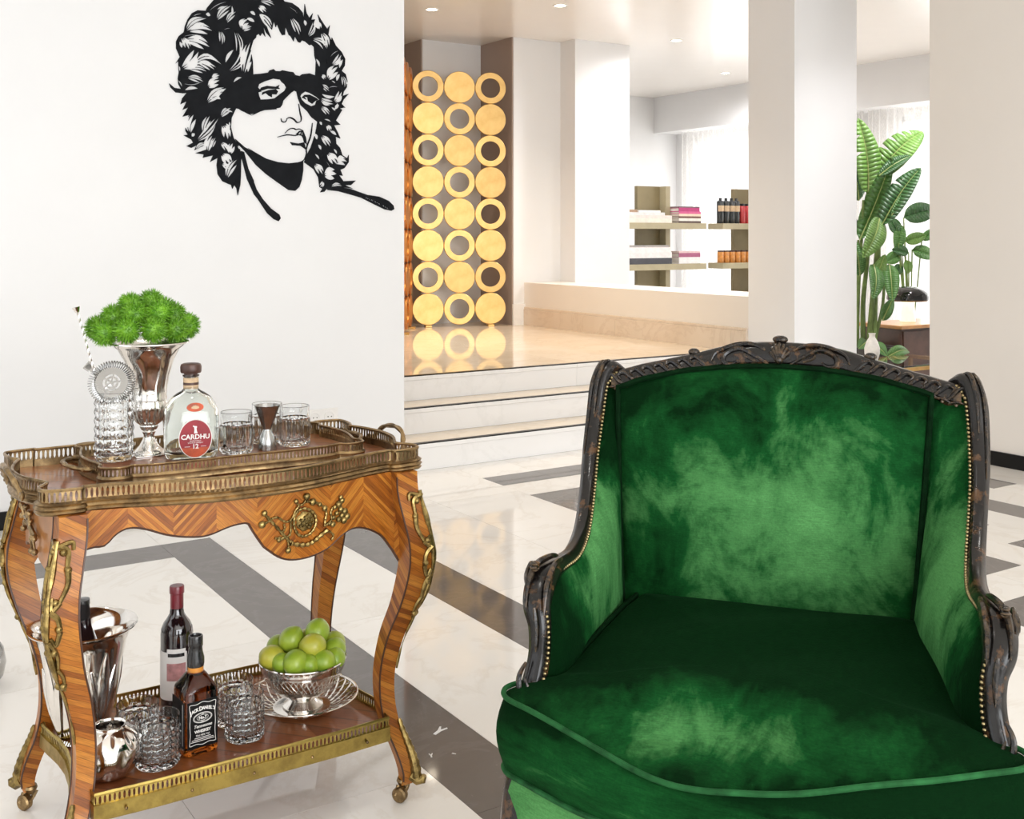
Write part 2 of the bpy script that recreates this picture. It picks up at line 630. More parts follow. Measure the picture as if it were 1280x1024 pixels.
def curtain(y0, y1, label, seed):
    rnd = random.Random(seed)
    n = int((y1 - y0) / 0.012)
    top, bot = [], []
    for i in range(n + 1):
        y = y0 + (y1 - y0) * i / n
        a = 0.028 * math.sin(y * 60 + 1.3 * math.sin(y * 7)) + 0.01 * math.sin(y * 23 + seed)
        top.append((9.98 + a * 0.7, y, 2.70))
        bot.append((9.98 + a * 1.2, y, 0.015))
    o = MB().loft([top, bot], closed=False).build('curtain', sheer_m, None, smooth=80)
    tag(o, label, 'curtain')
    return o


curtain(8.2, 11.2, 'sheer white curtain in front of the window by the shelves', 1)
curtain(4.2, 8.12, 'sheer white curtain hanging behind the big leafed plant', 2)

# --- recessed ceiling spots of the back room and warm ones over the landing
simple('lamp_trim', (0.85, 0.84, 0.82), 0.3, var=0.02)
NT_l = NT('lamp_glow').set(color=(1, 0.9, 0.75), emit=(1.0, 0.86, 0.66), emit_s=14.0)


def spot_lamp(x, y, label, power, group=None, color=(1.0, 0.83, 0.62), cone=125):
    t = empty('ceiling_spotlight', (x, y, CEIL), 0, label, 'ceiling light', group)
    MB().lathe([(0.045, -0.004), (0.058, -0.006), (0.06, 0.0), (0.045, 0.002)], 24).build('trim_ring', MAT['lamp_trim'], t)
    MB().lathe([(0.0, -0.001), (0.044, -0.001), (0.044, -0.003), (0.0, -0.003)], 24).build('lamp_lens', NT_l.m, t)
    l = bpy.data.lights.new('spot_glow', 'SPOT')
    l.energy = power
    l.color = color
    l.spot_size = R(cone)
    l.spot_blend = 0.9
    l.shadow_soft_size = 0.06
    o = bpy.data.objects.new('spot_glow', l)
    COL.objects.link(o)
    o.location = (0, 0, -0.02 if cone < 150 else -0.05)
    o.parent = t
    return t


spot_lamp(7.06, 8.0, 'recessed ceiling spot above the shelf with books', 85, None, (0.98, 0.97, 1.0), 172)
spot_lamp(8.95, 9.3, 'small recessed ceiling spot near the boxed beam', 150, None, (0.98, 0.97, 1.0), 172)
spot_lamp(6.15, 4.35, 'added ceiling spot in the opening to the plant room, lighting the column', 85, None, (0.98, 0.97, 1.0))  # added lamp, placed to light the column face
spot_lamp(7.6, 5.2, 'added fill spot on the ceiling above the low glass table', 150, None, (0.98, 0.97, 1.0), 172)  # added lamp to brighten the plant room
for (x, y) in ((3.2, 7.4), (4.4, 6.6), (4.4, 8.0), (5.2, 7.3)):
    spot_lamp(x, y, 'warm recessed ceiling spot over the tan marble landing', 72, 'warm spots over the landing', (1.0, 0.87, 0.70))
for (x, y) in ((-0.4, 3.4), (1.2, 3.4), (2.8, 3.2), (4.4, 2.6), (0.8, 1.6), (2.6, 1.0)):  # added lamps, out of view, to brighten the main room
    spot_lamp(x, y, 'added fill spot on the ceiling over the cream marble floor', 14, 'added spots over the main floor', (1.0, 0.97, 0.93))
# ================================================================== BAR CART
def veneer(name, mode, dark=(0.20, 0.055, 0.008), mid=(0.38, 0.12, 0.014), light=(0.49, 0.19, 0.028), k=95, coat=0.25, fold=0.16, shift=0.0):
    """kingwood veneer laid as chevrons ('chevron') or slanting strips ('slant')"""
    nt = NT(name)
    x, y, z = sep(nt, nt.coord())
    if mode == 'chevron':
        h = nt.math('ADD', x, 0.8 + shift)
        q = nt.math('ABSOLUTE', nt.math('SUBTRACT', nt.math('MODULO', h, fold), fold / 2))
        u = nt.math('SUBTRACT', q, z)
        cell = nt.math('FLOOR', nt.math('DIVIDE', h, fold / 2))
        gx = nt.math('ADD', q, z)
    elif mode == 'slant':
        u = nt.math('ADD', nt.math('MULTIPLY', nt.math('SUBTRACT', x, y), 0.6), z)
        cell = 0.0
        gx = nt.math('SUBTRACT', nt.math('ADD', x, y), z)
    else:
        u = nt.math('ADD', x, nt.math('MULTIPLY', y, 0.9))
        cell = nt.math('FLOOR', nt.math('MULTIPLY', x, 6.0))
        gx = nt.math('SUBTRACT', x, y)
    idx = nt.math('FLOOR', nt.math('MULTIPLY', u, k))
    wn = nt.node('ShaderNodeTexWhiteNoise', noise_dimensions='2D')
    cmb = nt.node('ShaderNodeCombineXYZ')
    nt.put(cmb.inputs[0], idx)
    nt.put(cmb.inputs[1], cell)
    nt.put(wn.inputs[0], cmb.outputs[0])
    col = nt.ramp(wn.outputs[0], [(0.0, dark), (0.4, mid), (1.0, light)])
    c2 = nt.node('ShaderNodeCombineXYZ')
    nt.put(c2.inputs[0], nt.math('MULTIPLY', u, 420))
    nt.put(c2.inputs[1], nt.math('MULTIPLY', gx, 22))
    gr = nt.ramp(nt.noise(c2.outputs[0], 1.0, 3), [(0.3, 0.62), (0.65, 1.1)])
    col = nt.mix(1.0, col, gr, 'MULTIPLY')
    fr = nt.math('FRACT', nt.math('MULTIPLY', u, k))
    ed = nt.ramp(fr, [(0.0, 0.45), (0.07, 1.0), (0.93, 1.0), (1.0, 0.45)])
    col = nt.mix(1.0, col, ed, 'MULTIPLY')
    nt.set(color=col, rough=0.38, spec=0.28, coat=coat * .6, coat_rough=0.12)
    MAT[name] = nt.m
    return nt.m


veneer('veneer_chevron', 'chevron', k=105, fold=0.17, shift=-0.035)
veneer('veneer_leg', 'slant', k=70)
veneer('veneer_top', 'top', (0.15, 0.04, 0.012), (0.24, 0.07, 0.02), (0.29, 0.10, 0.03), k=14, coat=0.9)
simple('wood_plain', (0.36, 0.15, 0.045), 0.35, var=0.3, scale=14, coat=0.4)
simple('wood_dark_edge', (0.06, 0.022, 0.01), 0.4)

CART = (0.805, 2.47)
cart = empty('bar_cart', (CART[0], CART[1], 0), 0, 'antique inlaid wood bar cart with pierced brass gallery and cabriole legs', 'bar cart')
half = [(0, -.275), (.1, -.268), (.2, -.238), (.28, -.212), (.33, -.204), (.337, -.212), (.345, -.217), (.39, -.212), (.408, -.197), (.41, -.17), (.397, -.148),
        (.387, -.13), (.395, -.105), (.418, -.05), (.426, .02), (.418, .08), (.403, .13), (.395, .15), (.408, .175), (.412, .23), (.40, .25), (.347, .257), (.335, .248), (.2, .252), (0, .26)]
outline = half + [(-x, y) for (x, y) in half[-2:0:-1]]


def resample(path, step, closed=True):
    pts = [Vector((p[0], p[1])) for p in path]
    if closed:
        pts.append(pts[0])
    L = [0]
    for a, b in zip(pts, pts[1:]):
        L.append(L[-1] + (b - a).length)
    n = max(3, round(L[-1] / step))
    out, k = [], 0
    for i in range(n if closed else n + 1):
        d = L[-1] * i / n
        while k < len(L) - 2 and L[k + 1] < d:
            k += 1
        t = (d - L[k]) / max(1e-9, L[k + 1] - L[k])
        p = pts[k].lerp(pts[k + 1], t)
        tg = (pts[k + 1] - pts[k]).normalized()
        out.append((p, tg))
    return out


def smooth2(path, n=4, closed=True):
    return [(p.x, p.y) for p in catmull([(a, b, 0) for a, b in path], n, closed)]


def sweep(path, prof, closed=True, out=1.0):
    """sweep a closed (offset, z) profile along a plan path"""
    mb = MB()
    n = len(path)
    rings = []
    for i in range(n):
        a = Vector(path[(i - 1) % n] if closed else path[max(i - 1, 0)])
        b = Vector(path[(i + 1) % n] if closed else path[min(i + 1, n - 1)])
        t = (b - a).normalized()
        nr = Vector((t.y, -t.x)) * out
        p = Vector(path[i])
        rings.append([(p.x + nr.x * o, p.y + nr.y * o, z) for (o, z) in prof])
    if closed:
        rings.append(rings[0])
    return mb.loft(rings, True, not closed)


def gallery(path, z0, z1, pitch, th, closed=True):
    """pierced strip: waisted bars leaving upright oval openings"""
    mb = MB()
    for (p, t) in resample(path, pitch, closed):
        nr = Vector((t.y, -t.x))
        lv = []
        for h, w in ((0, .5), (.12, .36), (.3, .24), (.7, .24), (.88, .36), (1, .5)):
            z = z0 + (z1 - z0) * h
            q = [p + t * (w * pitch) + nr * th, p + t * (w * pitch) - nr * th, p - t * (w * pitch) - nr * th, p - t * (w * pitch) + nr * th]
            lv.append([(a.x, a.y, z) for a in q])
        mb.loft(lv, True, False)
    return mb


out_s = smooth2(outline, 4)
MB().prism([(x * .992, y * .99) for x, y in out_s], lambda a, b: (a, b, .752), lambda a, b: (a, b, .762)).build('table_top', MAT['veneer_top'], cart, smooth=False)
sweep(out_s, [(-.004, .752), (.006, .752), (.009, .756), (.006, .760), (.010, .764), (.006, .769), (.009, .773), (.003, .777), (-.002, .777)]).build('brass_moulding', MAT['brass_old'], cart)
g = gallery(out_s, .776, .798, .0098, .0009).build('pierced_gallery', MAT['brass_old'], cart, smooth=False)
tag(g, 'pierced brass gallery around the cart top', kind='stuff')
sweep(out_s, [(-.0025, .797), (.0025, .797), (.0032, .800), (.0015, .803), (-.0015, .803), (-.0032, .800)]).build('gallery_rail', MAT['brass_old'], cart)


def curl(c, r, a0, a1, n=14, shrink=0.0, ax=((1, 0, 0), (0, 0, 1))):
    u, v = Vector(ax[0]), Vector(ax[1])
    c = Vector(c)
    return [c + (u * math.cos(lerp(a0, a1, i / n)) + v * math.sin(lerp(a0, a1, i / n))) * (r * (1 - shrink * i / n)) for i in range(n + 1)]


for sx in (-1, 1):
    hd = MB()
    hp = catmull([(sx * .425, -.085, .765), (sx * .432, -.075, .785), (sx * .443, -.05, .808), (sx * .446, 0, .816), (sx * .443, .05, .808), (sx * .432, .075, .785), (sx * .425, .085, .765)], 6)
    hd.tube(hp, [.0045 + .002 * abs(math.sin(i * .55)) for i in range(len(hp))], 8)
    for yy in (-.085, .085):
        hd.sphere((sx * .427, yy, .77), .010, 10, 6, (.6, 1.3, 1))
        hd.tube(curl((sx * .43, yy * 1.25, .772), .010, 0, 5.2, 12, .5, ((0, 1, 0), (0, 0, 1))), .003, 6)
    hd.build('handle', MAT['brass_old'], cart)

# --- aprons
AP = [(-.362, .672), (-.335, .678), (-.314, .683), (-.297, .684), (-.277, .704), (-.256, .714), (-.228, .711), (-.179, .693), (-.136, .684), (-.102, .683), (-.057, .695), (-.025, .698), (-.016, .694), (-.006, .674),
      (.016, .642), (.052, .614), (.085, .604), (.128, .605), (.167, .616), (.198, .636), (.231, .646), (.268, .637), (.308, .613), (.337, .577), (.362, .54)]


def bow(x):
    return -.255 + .045 * min(1, (abs(x) / .33) ** 2)


def apron(tab, fy, mat, name, n=90):
    mb, ed = MB(), []
    x0, x1 = tab[0][0], tab[-1][0]
    rings = []
    for i in range(n + 1):
        x = lerp(x0, x1, i / n)
        zb = sinterp(tab, x)
        y = fy(x)
        s_ = 1 if y < 0 else -1
        rings.append([(x, y, zb), (x, y, .753), (x, y + s_ * .018, .753), (x, y + s_ * .018, zb)])
        ed.append((x, y + s_ * .006, zb - .001))
    return mb.loft(rings).build(name, mat, cart), ed


front, edge = apron(AP, bow, MAT['veneer_chevron'], 'front_apron')
MB().tube(edge, .0042, 6).build('apron_edge', MAT['wood_dark_edge'], front)
back, edge = apron([(-x, z) for x, z in AP[::-1]], lambda x: .228, MAT['veneer_chevron'], 'back_apron')
for sx in (-1, 1):
    ring, ed = [], []
    sap = [(-.165, .628), (-.13, .622), (-.09, .63), (-.05, .645), (0, .65), (.05, .645), (.09, .63), (.13, .622), (.175, .628)]
    for i in range(31):
        y = lerp(-.165, .175, i / 30)
        zb = sinterp(sap, y)
        x = sx * (.375 + .022 * math.cos(y / .175 * 1.5))
        ring.append([(x, y, zb), (x, y, .753), (x - sx * .016, y, .753), (x - sx * .016, y, zb)])
        ed.append((x - sx * .004, y, zb))
    o = MB().loft(ring).build('side_apron', MAT['wood_plain'], cart)
    MB().tube(ed, .004, 6).build('apron_edge', MAT['wood_dark_edge'], o)
    m = MB()
    for (a, b, c, d) in ((-.08, .685, .05, .70), (-.05, .672, -.03, .72), (-.02, .685, .01, .725), (.0, .69, .04, .675), (.03, .695, .06, .72), (-.08, .685, -.09, .655), (-.06, .68, -.055, .65)):
        pth = catmull([(sx * .400, a, b), (sx * .405, (a + c) / 2, (b + d) / 2 + .012), (sx * .402, c, d)], 5)
        m.tube(pth, [.0045 - .0025 * k / len(pth) for k in range(len(pth))], 6)
        m.sphere((sx * .403, c, d), .007, 8, 6)
        m.sphere((sx * .403, (a + c) / 2, (b + d) / 2 + .01), .006, 8, 6)
    m.build('side_mount', MAT['brass_old'], o)

# --- gilt trophy on the front apron
TR = {
 'ring': [(.105, .709), (.119, .703), (.13, .69), (.132, .675), (.126, .661), (.115, .652), (.1, .65), (.089, .657), (.082, .67), (.08, .683), (.083, .698), (.092, .707), (.105, .709)],
 'torch': [(.014, .712), (.026, .696), (.041, .679), (.057, .66), (.073, .643)], 'cross': [(.009, .689), (.02, .692), (.03, .696)],
 'ribbon': [(.03, .698), (.043, .699), (.057, .689), (.068, .687), (.077, .694), (.084, .708), (.093, .717)],
 'ribbon2': [(.073, .689), (.073, .674), (.071, .659), (.061, .654), (.046, .651)], 'ribbon3': [(.057, .683), (.059, .674), (.054, .666)],
 'wing': [(.037, .656), (.05, .655), (.061, .653)], 'tail': [(.066, .647), (.068, .636), (.067, .626)],
 'bow': [(.085, .727), (.093, .717), (.105, .722), (.11, .734)], 'garland': [(.11, .723), (.124, .72), (.141, .712), (.153, .702), (.157, .69), (.154, .676), (.153, .663)],
 'feather': [(.073, .64), (.091, .634), (.11, .631), (.126, .635), (.143, .645), (.161, .654)], 'hook': [(.165, .65), (.175, .639), (.169, .63)],
 'stem': [(.153, .663), (.163, .668), (.17, .675), (.168, .691), (.173, .701)]}
m = MB()
for k, pts in TR.items():
    r0 = {'feather': .0048, 'ring': .003, 'torch': .0032, 'garland': .003}.get(k, .0024)
    pth = catmull([(x, bow(x) - .004, z) for x, z in pts], 6)
    m.tube(pth, [r0 * (1 + .3 * math.sin(i * 1.6)) for i in range(len(pth))], 7)
for i, (x, z) in enumerate([(.193, .719), (.196, .712), (.188, .705), (.178, .7), (.193, .693), (.203, .687), (.183, .686), (.196, .679), (.209, .675), (.175, .678), (.188, .672), (.201, .668), (.165, .667), (.173, .664), (.11, .734), (.085, .727), (.014, .712), (.009, .689), (.046, .651), (.067, .626), (.124, .72), (.141, .712), (.153, .702)]):
    m.sphere((x, bow(x) - .005, z), .0052 + .0014 * (i % 3), 8, 6, (1, .8, 1))
tro = m.build('gilt_trophy', MAT['ormolu'], front)
m = MB()
m.lathe([(0, .006), (.010, .0055), (.017, .003), (.021, 0)], 20, flute=.08, nf=7)
for i in range(14):
    a = i * 2.4
    m.sphere((.0042 * math.sqrt(i) * math.cos(a), .0042 * math.sqrt(i) * math.sin(a), .005), .0038, 7, 5)
m.xf(Matrix.Translation((.107, bow(.107) - .002, .681)) @ Matrix.Rotation(R(90), 4, 'X'))
m.build('medallion', MAT['ormolu'], front)


# --- legs
LEG_E = [(.035, .012), (.06, .018), (.11, .004), (.17, -.022), (.23, -.036), (.30, -.036), (.38, -.018), (.46, .014), (.54, .034), (.60, .033), (.66, .018), (.71, .006), (.753, .004)]
LEG_S = [(.035, .015), (.08, .018), (.15, .020), (.23, .021), (.32, .0225), (.42, .027), (.52, .033), (.62, .032), (.753, .030)]


def leg_c(sx, sy, z):
    e = sinterp(LEG_E, z) * .72
    return sx * (.352 + e), sy * (.205 + e)


def make_leg(sx, sy):
    rings = []
    for i in range(49):
        z = lerp(.04, .753, i / 48)
        x, y = leg_c(sx, sy, z)
        h = sinterp(LEG_S, z)
        k = .72
        ring = [(x + sx * h, y + sy * h), (x + sx * h * 1.0, y - sy * h * k), (x - sx * h * k, y - sy * h * k), (x - sx * h * k, y + sy * h)]
        rings.append([(a, b, z) for a, b in ring])
    leg = MB().loft(rings).build('leg', MAT['veneer_leg'], cart)
    corner = lambda z, o=0.0: (leg_c(sx, sy, z)[0] + sx * (sinterp(LEG_S, z) + o), leg_c(sx, sy, z)[1] + sy * (sinterp(LEG_S, z) + o), z)
    # dark stringing along the inner edges
    st = MB()
    for (qa, qb) in ((1, -.72), (-.72, 1)):
        st.tube([(leg_c(sx, sy, z)[0] + sx * sinterp(LEG_S, z) * qa, leg_c(sx, sy, z)[1] + sy * sinterp(LEG_S, z) * qb, z) for z in [lerp(.05, .745, i / 40) for i in range(41)]], .0022, 5)
    st.build('stringing', MAT['wood_dark_edge'], leg)
    # knee mount: cartouche of scrolls on the outer corner
    m = MB()
    dx, dy = Vector((sx, 0, 0)), Vector((0, sy, 0))
    for q, (du) in enumerate((-dx, -dy)):
        nrm = dy if q == 0 else dx
        for (a, za, b, zb, cc, zc, rr) in ((.0, .70, .020, .69, .024, .66, .0042), (.024, .66, .030, .63, .02, .60, .004), (.02, .60, .006, .585, .004, .61, .0038), (.002, .585, .018, .57, .022, .545, .0042),
                                           (.022, .545, .012, .52, .004, .535, .0035), (.0, .53, .010, .50, .006, .47, .0035), (.004, .47, .010, .45, .004, .42, .0028), (.006, .70, .026, .705, .03, .69, .0035)):
            pts = []
            for (o_, z_) in ((a, za), (b, zb), (cc, zc)):
                p = Vector(corner(z_)) + du * o_ + nrm * .003
                pts.append(p)
            pth = catmull(pts, 6)
            m.tube(pth, [rr * (1.65 - .7 * i / len(pth)) for i in range(len(pth))], 6)
        for (o_, z_) in ((.012, .688), (.026, .655), (.012, .60), (.02, .55), (.006, .505), (.004, .43)):
            p = Vector(corner(z_)) + du * o_ + nrm * .003
            m.sphere(p, .0075, 8, 6)
    m.tube([corner(z, .002) for z in [lerp(.30, .71, i / 24) for i in range(25)]], [.0022 + .003 * (i > 8) + .0015 * math.sin(i * 1.3) for i in range(25)], 7)
    m.build('knee_mount', MAT['ormolu'], leg)
    # foot mount: leafy sabot running down to a curled toe
    m = MB()
    zz = [lerp(.185, .052, i / 18) for i in range(19)]
    m.tube([corner(z, .001) for z in zz], [.004 + .009 * (i / 18) + .002 * (i % 2) for i in range(19)], 8)
    tip = Vector(corner(.05))
    dg = Vector((sx, sy, 0)).normalized()
    m.tube([tip - dg * .006 + Vector((0, 0, .01)), tip + dg * .010, tip + dg * .020 + Vector((0, 0, .002)), tip + dg * .024 + Vector((0, 0, .010))], [.014, .014, .011, .006], 9)
    m.build('foot_mount', MAT['ormolu'], leg)
    # caster
    cx_, cy_ = leg_c(sx, sy, .04)
    c = MB()
    c.lathe([(0, .050), (.014, .050), (.016, .044), (.012, .036), (.010, .032), (0, .032)], 16, (cx_, cy_, 0))
    for o_ in (-.012, .012):
        c.tube([(cx_ + o_, cy_, .036), (cx_ + o_ - .006, cy_ - .004, .025), (cx_ + o_ - .012, cy_ - .006, .017)], [.006, .005, .004], 8)
    cst = c.build('caster', MAT['brass_old'], leg)
    return leg


for sx in (-1, 1):
    for sy in (-1, 1):
        leg = make_leg(sx, sy)
        cx_, cy_ = leg_c(sx, sy, .04)
        w = MB().lathe([(.004, -.0095), (.014, -.0095), (.0175, -.006), (.0175, .006), (.014, .0095), (.004, .0095)], 20, cap=True)
        w.xf(Matrix.Translation((cx_ - .012, cy_ - .006, .0175)) @ Matrix.Rotation(R(35), 4, 'Z') @ Matrix.Rotation(R(90), 4, 'Y'))
        w.build('caster_wheel', MAT['brass_old'], leg)

# --- lower shelf
lo_half = [(0, -.232), (.2, -.232), (.318, -.226), (.322, -.18), (.345, -.165), (.338, -.12), (.328, -.06), (.324, 0), (.328, .06), (.338, .12), (.345, .165), (.322, .18), (.318, .226), (.2, .232), (0, .232)]
lo = lo_half + [(-x, y) for x, y in lo_half[-2:0:-1]]
MB().prism(lo, lambda a, b: (a, b, .160), lambda a, b: (a, b, .177)).build('lower_shelf', MAT['veneer_top'], cart, smooth=False)
sweep(lo, [(-.003, .150), (.004, .150), (.006, .155), (.004, .178), (.0055, .182), (-.002, .182)]).build('shelf_moulding', MAT['brass_bright'], cart)
g = gallery(lo, .181, .199, .0092, .0009).build('shelf_gallery', MAT['brass_bright'], cart, smooth=False)
tag(g, 'pierced brass gallery around the lower shelf', kind='stuff')
sweep(lo, [(-.0022, .198), (.0025, .198), (.0032, .201), (.001, .2045), (-.0018, .2045)]).build('shelf_rail', MAT['brass_bright'], cart)
for i in range(5):
    MB().sphere((-.26 + i * .13, -.237, .165), .0035, 8, 6).build('shelf_screw', MAT['brass_old'], cart)
# ================================================================== THINGS ON THE CART
def glassm(name, color=(1, 1, 1), ior=1.48, rough=0.0):
    nt = NT(name)
    f = nt.noise(nt.coord(), 6, 2)
    nt.set(color=nt.ramp(f, [(0.3, tuple(c * .985 for c in color)), (0.7, color)]), rough=rough, trans=1.0, ior=ior)
    MAT[name] = nt.m


glassm('crystal', (0.97, 0.98, 0.98))
glassm('bottle_clear', (0.93, 0.96, 0.93))
glassm('bottle_green', (0.02, 0.035, 0.02))
glassm('whiskey_amber', (0.50, 0.13, 0.015))
simple('label_red', (0.27, 0.014, 0.022), 0.45, var=0.2, scale=25)
simple('label_orange', (0.46, 0.075, 0.025), 0.45, var=0.3, scale=40)
simple('label_white', (0.82, 0.80, 0.77), 0.5, var=0.03)
simple('label_black', (0.005, 0.005, 0.005), 0.4, spec=0.2)
simple('label_pink', (0.50, 0.25, 0.25), 0.5, var=0.3, scale=60)
simple('foil_red', (0.17, 0.008, 0.018), 0.32, var=0.25, scale=30, coat=0.3)
simple('foil_black', (0.010, 0.010, 0.011), 0.25, coat=0.3)
simple('foil_amber', (0.55, 0.22, 0.03), 0.4, var=0.2)
simple('cork_brown', (0.075, 0.035, 0.025), 0.4, var=0.3, scale=60)
simple('cork_pale', (0.62, 0.45, 0.28), 0.7, var=0.2, scale=90)
simple('wine_dark', (0.012, 0.006, 0.008), 0.06, coat=1.0, coat_rough=0.02)

TOPZ = 0.762
# --- serving tray
tray = empty('serving_tray', (.842, 2.562, TOPZ), R(-1.5), 'small wooden gallery tray with brass rim standing on the cart top', 'tray')
th_ = [(0, -.168), (.12, -.172), (.20, -.166), (.235, -.155), (.25, -.165), (.27, -.168), (.295, -.155), (.300, -.13), (.292, -.11), (.303, -.06), (.310, 0), (.303, .06), (.292, .11), (.300, .13), (.295, .155), (.27, .168), (.25, .163), (.2, .16), (0, .168)]
tp = smooth2(th_ + [(-x, y) for x, y in th_[-2:0:-1]], 3)
MB().prism([(x * .99, y * .985) for x, y in tp], lambda a, b: (a, b, 0.0), lambda a, b: (a, b, .010)).build('tray_base', MAT['veneer_top'], tray, smooth=False)
sweep(tp, [(-.002, .0), (.004, .0), (.006, .004), (.004, .010), (.0055, .016), (.003, .021), (-.001, .021)]).build('brass_moulding', MAT['brass_old'], tray)
tag(gallery(tp, .020, .037, .0085, .0008).build('pierced_gallery', MAT['brass_old'], tray, smooth=False), 'pierced brass gallery of the tray', kind='stuff')
sweep(tp, [(-.002, .036), (.002, .036), (.0028, .039), (.001, .041), (-.001, .041), (-.0028, .039)]).build('gallery_rail', MAT['brass_old'], tray)
for sx in (-1, 1):
    hp = catmull([(sx * .306, -.075, .022), (sx * .325, -.065, .024), (sx * .345, -.03, .027), (sx * .348, 0, .028), (sx * .345, .03, .027), (sx * .325, .065, .024), (sx * .306, .075, .022)], 5)
    hb = MB().tube(hp, [.004 + .0018 * abs(math.sin(i * .6)) for i in range(len(hp))], 8)
    for yy in (-.078, .078):
        hb.tube(curl((sx * .312, yy, .024), .012, 0, 5.5, 12, .5, ((sx, 0, 0), (0, 1, 0))), .003, 6)
    hb.build('handle', MAT['brass_old'], tray)
TZ = TOPZ + .0102


def cut_glass(name, loc, r, h, label, cat, group=None, rows=5, cols=16, taper=0.0, pattern='diamond', lip=.25, base=.012, rz=0.0):
    """crystal glass: thick cut wall below a plain lip"""
    n = cols * 4
    t = .0032
    zt = h * (1 - lip)
    outer, nz = [], rows * 4
    for k in range(nz + 1):
        z = .003 + (zt - .003) * k / nz
        ring = []
        for i in range(n):
            a = 2 * PI * i / n
            ph, pz = (i / 4) % 1.0, (k / 4) % 1.0
            if pattern == 'diamond':
                d = abs(ph - .5) + abs(pz - .5)
                rel = .0075 * max(0, .6 - d * .9)
            else:
                rel = .0036 * abs(math.cos(PI * i / 4)) * (1 if k < nz else 0)
            rr = r * (1 + taper * z / h) - .002 + rel * (0 if k in (0,) else 1)
            ring.append((rr * math.cos(a), rr * math.sin(a), z))
        outer.append(ring)
    circ = lambda rr, z: [(rr * math.cos(2 * PI * i / n), rr * math.sin(2 * PI * i / n), z) for i in range(n)]
    rt = r * (1 + taper)
    rings = [circ(.001, .0025), circ(r * .86, .0), circ(r * .93, .0008)] + outer + [circ(r * (1 + taper * .85) - .001, zt + .004), circ(rt - .0008, h - .001), circ(rt - .0014, h), circ(rt - .0022, h - .001)]
    rings += [circ(r * (1 + taper * .8) - t, zt), circ(r - t - .001, base + .006), circ(r * .8, base), circ(.001, base)]
    mb = MB().loft(rings)
    o = mb.build(name, MAT['crystal'], None, smooth=12)
    o.location = loc
    o.rotation_euler = (0, 0, rz)
    return tag(o, label, cat, group)


# mixing glass with strainer and bar spoon
MG = (.618, 2.645, TZ)
cut_glass('mixing_glass', MG, .042, .158, 'tall cut crystal mixing glass holding a strainer on the tray', 'glass', rows=7, cols=12, lip=.10, base=.014)
st = empty('cocktail_strainer', (MG[0] - .008, MG[1] - .010, TZ + .180), 0, 'round steel cocktail strainer with coil standing in the tall crystal glass', 'strainer')
Mst = Matrix.Scale(1.15, 4) @ Matrix.Rotation(R(-20), 4, 'Z') @ Matrix.Rotation(R(68), 4, 'X') @ Matrix.Rotation(R(-12), 4, 'Z')
pl = MB()
n = 40
for (ra, rb) in ((.0, .004), (.009, .013), (.017, .031)):
    pl.loft([[(q * math.cos(2 * PI * i / n), q * math.sin(2 * PI * i / n), zz) for i in range(n)] for (q, zz) in ((max(ra, .0005), 0), (rb, 0), (rb, .0012), (max(ra, .0005), .0012), (max(ra, .0005), 0))], True, False)
for a in range(5):
    c_, s_ = math.cos(a * PI / 2.5 + .3), math.sin(a * PI / 2.5 + .3)
    pl.tube([(c_ * .002, s_ * .002, .0006), (c_ * .02, s_ * .02, .0006)], .002, 6, flat=.3)
pl.xf(Mst).build('plate', MAT['steel'], st)
coil = []
for i in range(52 * 8):
    a = 2 * PI * i / (52 * 8)
    b = 2 * PI * i / 8
    coil.append(((.038 + .0068 * math.cos(b)) * math.cos(a), (.038 + .0068 * math.cos(b)) * math.sin(a), .0005 + .0052 * math.sin(b)))
coil.append(coil[0])
MB().tube(coil, .0011, 5).xf(Mst).build('coil_spring', MAT['steel'], st)
MB().box(-.006, .006, .030, .062, -.0008, .0008).box(-.009, .009, .05, .064, -.0008, .0008).xf(Mst @ Matrix.Rotation(R(65), 4, 'Z')).build('handle', MAT['steel'], st, smooth=False, bevel=.0005)
sp = empty('bar_spoon', (MG[0] + .006, MG[1], TZ + .016), 0, 'long twisted bar spoon leaning out of the tall crystal glass', 'spoon')
tip = Vector((-.082, .022, .325))
pth = [Vector((0, 0, 0)).lerp(tip, i / 60) for i in range(61)]
m = MB()
u = Vector((1, 0, .25)).normalized()
v = tip.normalized().cross(u)
rings = []
for i, p in enumerate(pth):
    a = i * .55
    rings.append([p + (u * math.cos(a + q) + v * math.sin(a + q)) * (.0026 if k % 2 == 0 else .0014) for k, q in enumerate([j * PI / 4 for j in range(8)])])
m.loft(rings).build('twisted_shaft', MAT['silver'], sp)
MB().lathe([(.001, 0), (.0045, .002), (.0075, .010), (.009, .014), (.001, .015)], 14).xf(Matrix.Translation(tip) @ tip.to_track_quat('Z', 'Y').to_matrix().to_4x4()).build('finial', MAT['silver'], sp)
MB().sphere((0, 0, .008), .012, 14, 8, (1, .7, .5)).build('spoon_bowl', MAT['silver'], sp)

# urn
UR = (.703, 2.668, TZ)
urn = empty('silver_urn', UR, 0, 'fluted silver urn on a footed stem holding the green flowers', 'urn')
MB().lathe([(.001, .001), (.036, .001), (.038, .004), (.036, .010), (.030, .014), (.022, .022), (.014, .036), (.012, .046), (.016, .054), (.013, .058)], 40).build('foot', MAT['silver'], urn)
b = MB().lathe([(.012, .055), (.018, .060), (.021, .066), (.020, .070), (.030, .078), (.038, .094), (.0415, .110), (.0415, .122), (.038, .130)], 96, flute=.03, nf=20)
b.build('fluted_bowl', MAT['silver'], urn)
b = MB().lathe([(.037, .127), (.041, .130), (.041, .135), (.040, .139), (.042, .16), (.048, .19), (.058, .225), (.071, .250), (.088, .262), (.093, .264), (.092, .267), (.084, .264), (.067, .250), (.054, .225), (.039, .19), (.034, .14), (.0, .135)], 48)
b.build('flared_cup', MAT['silver'], urn)
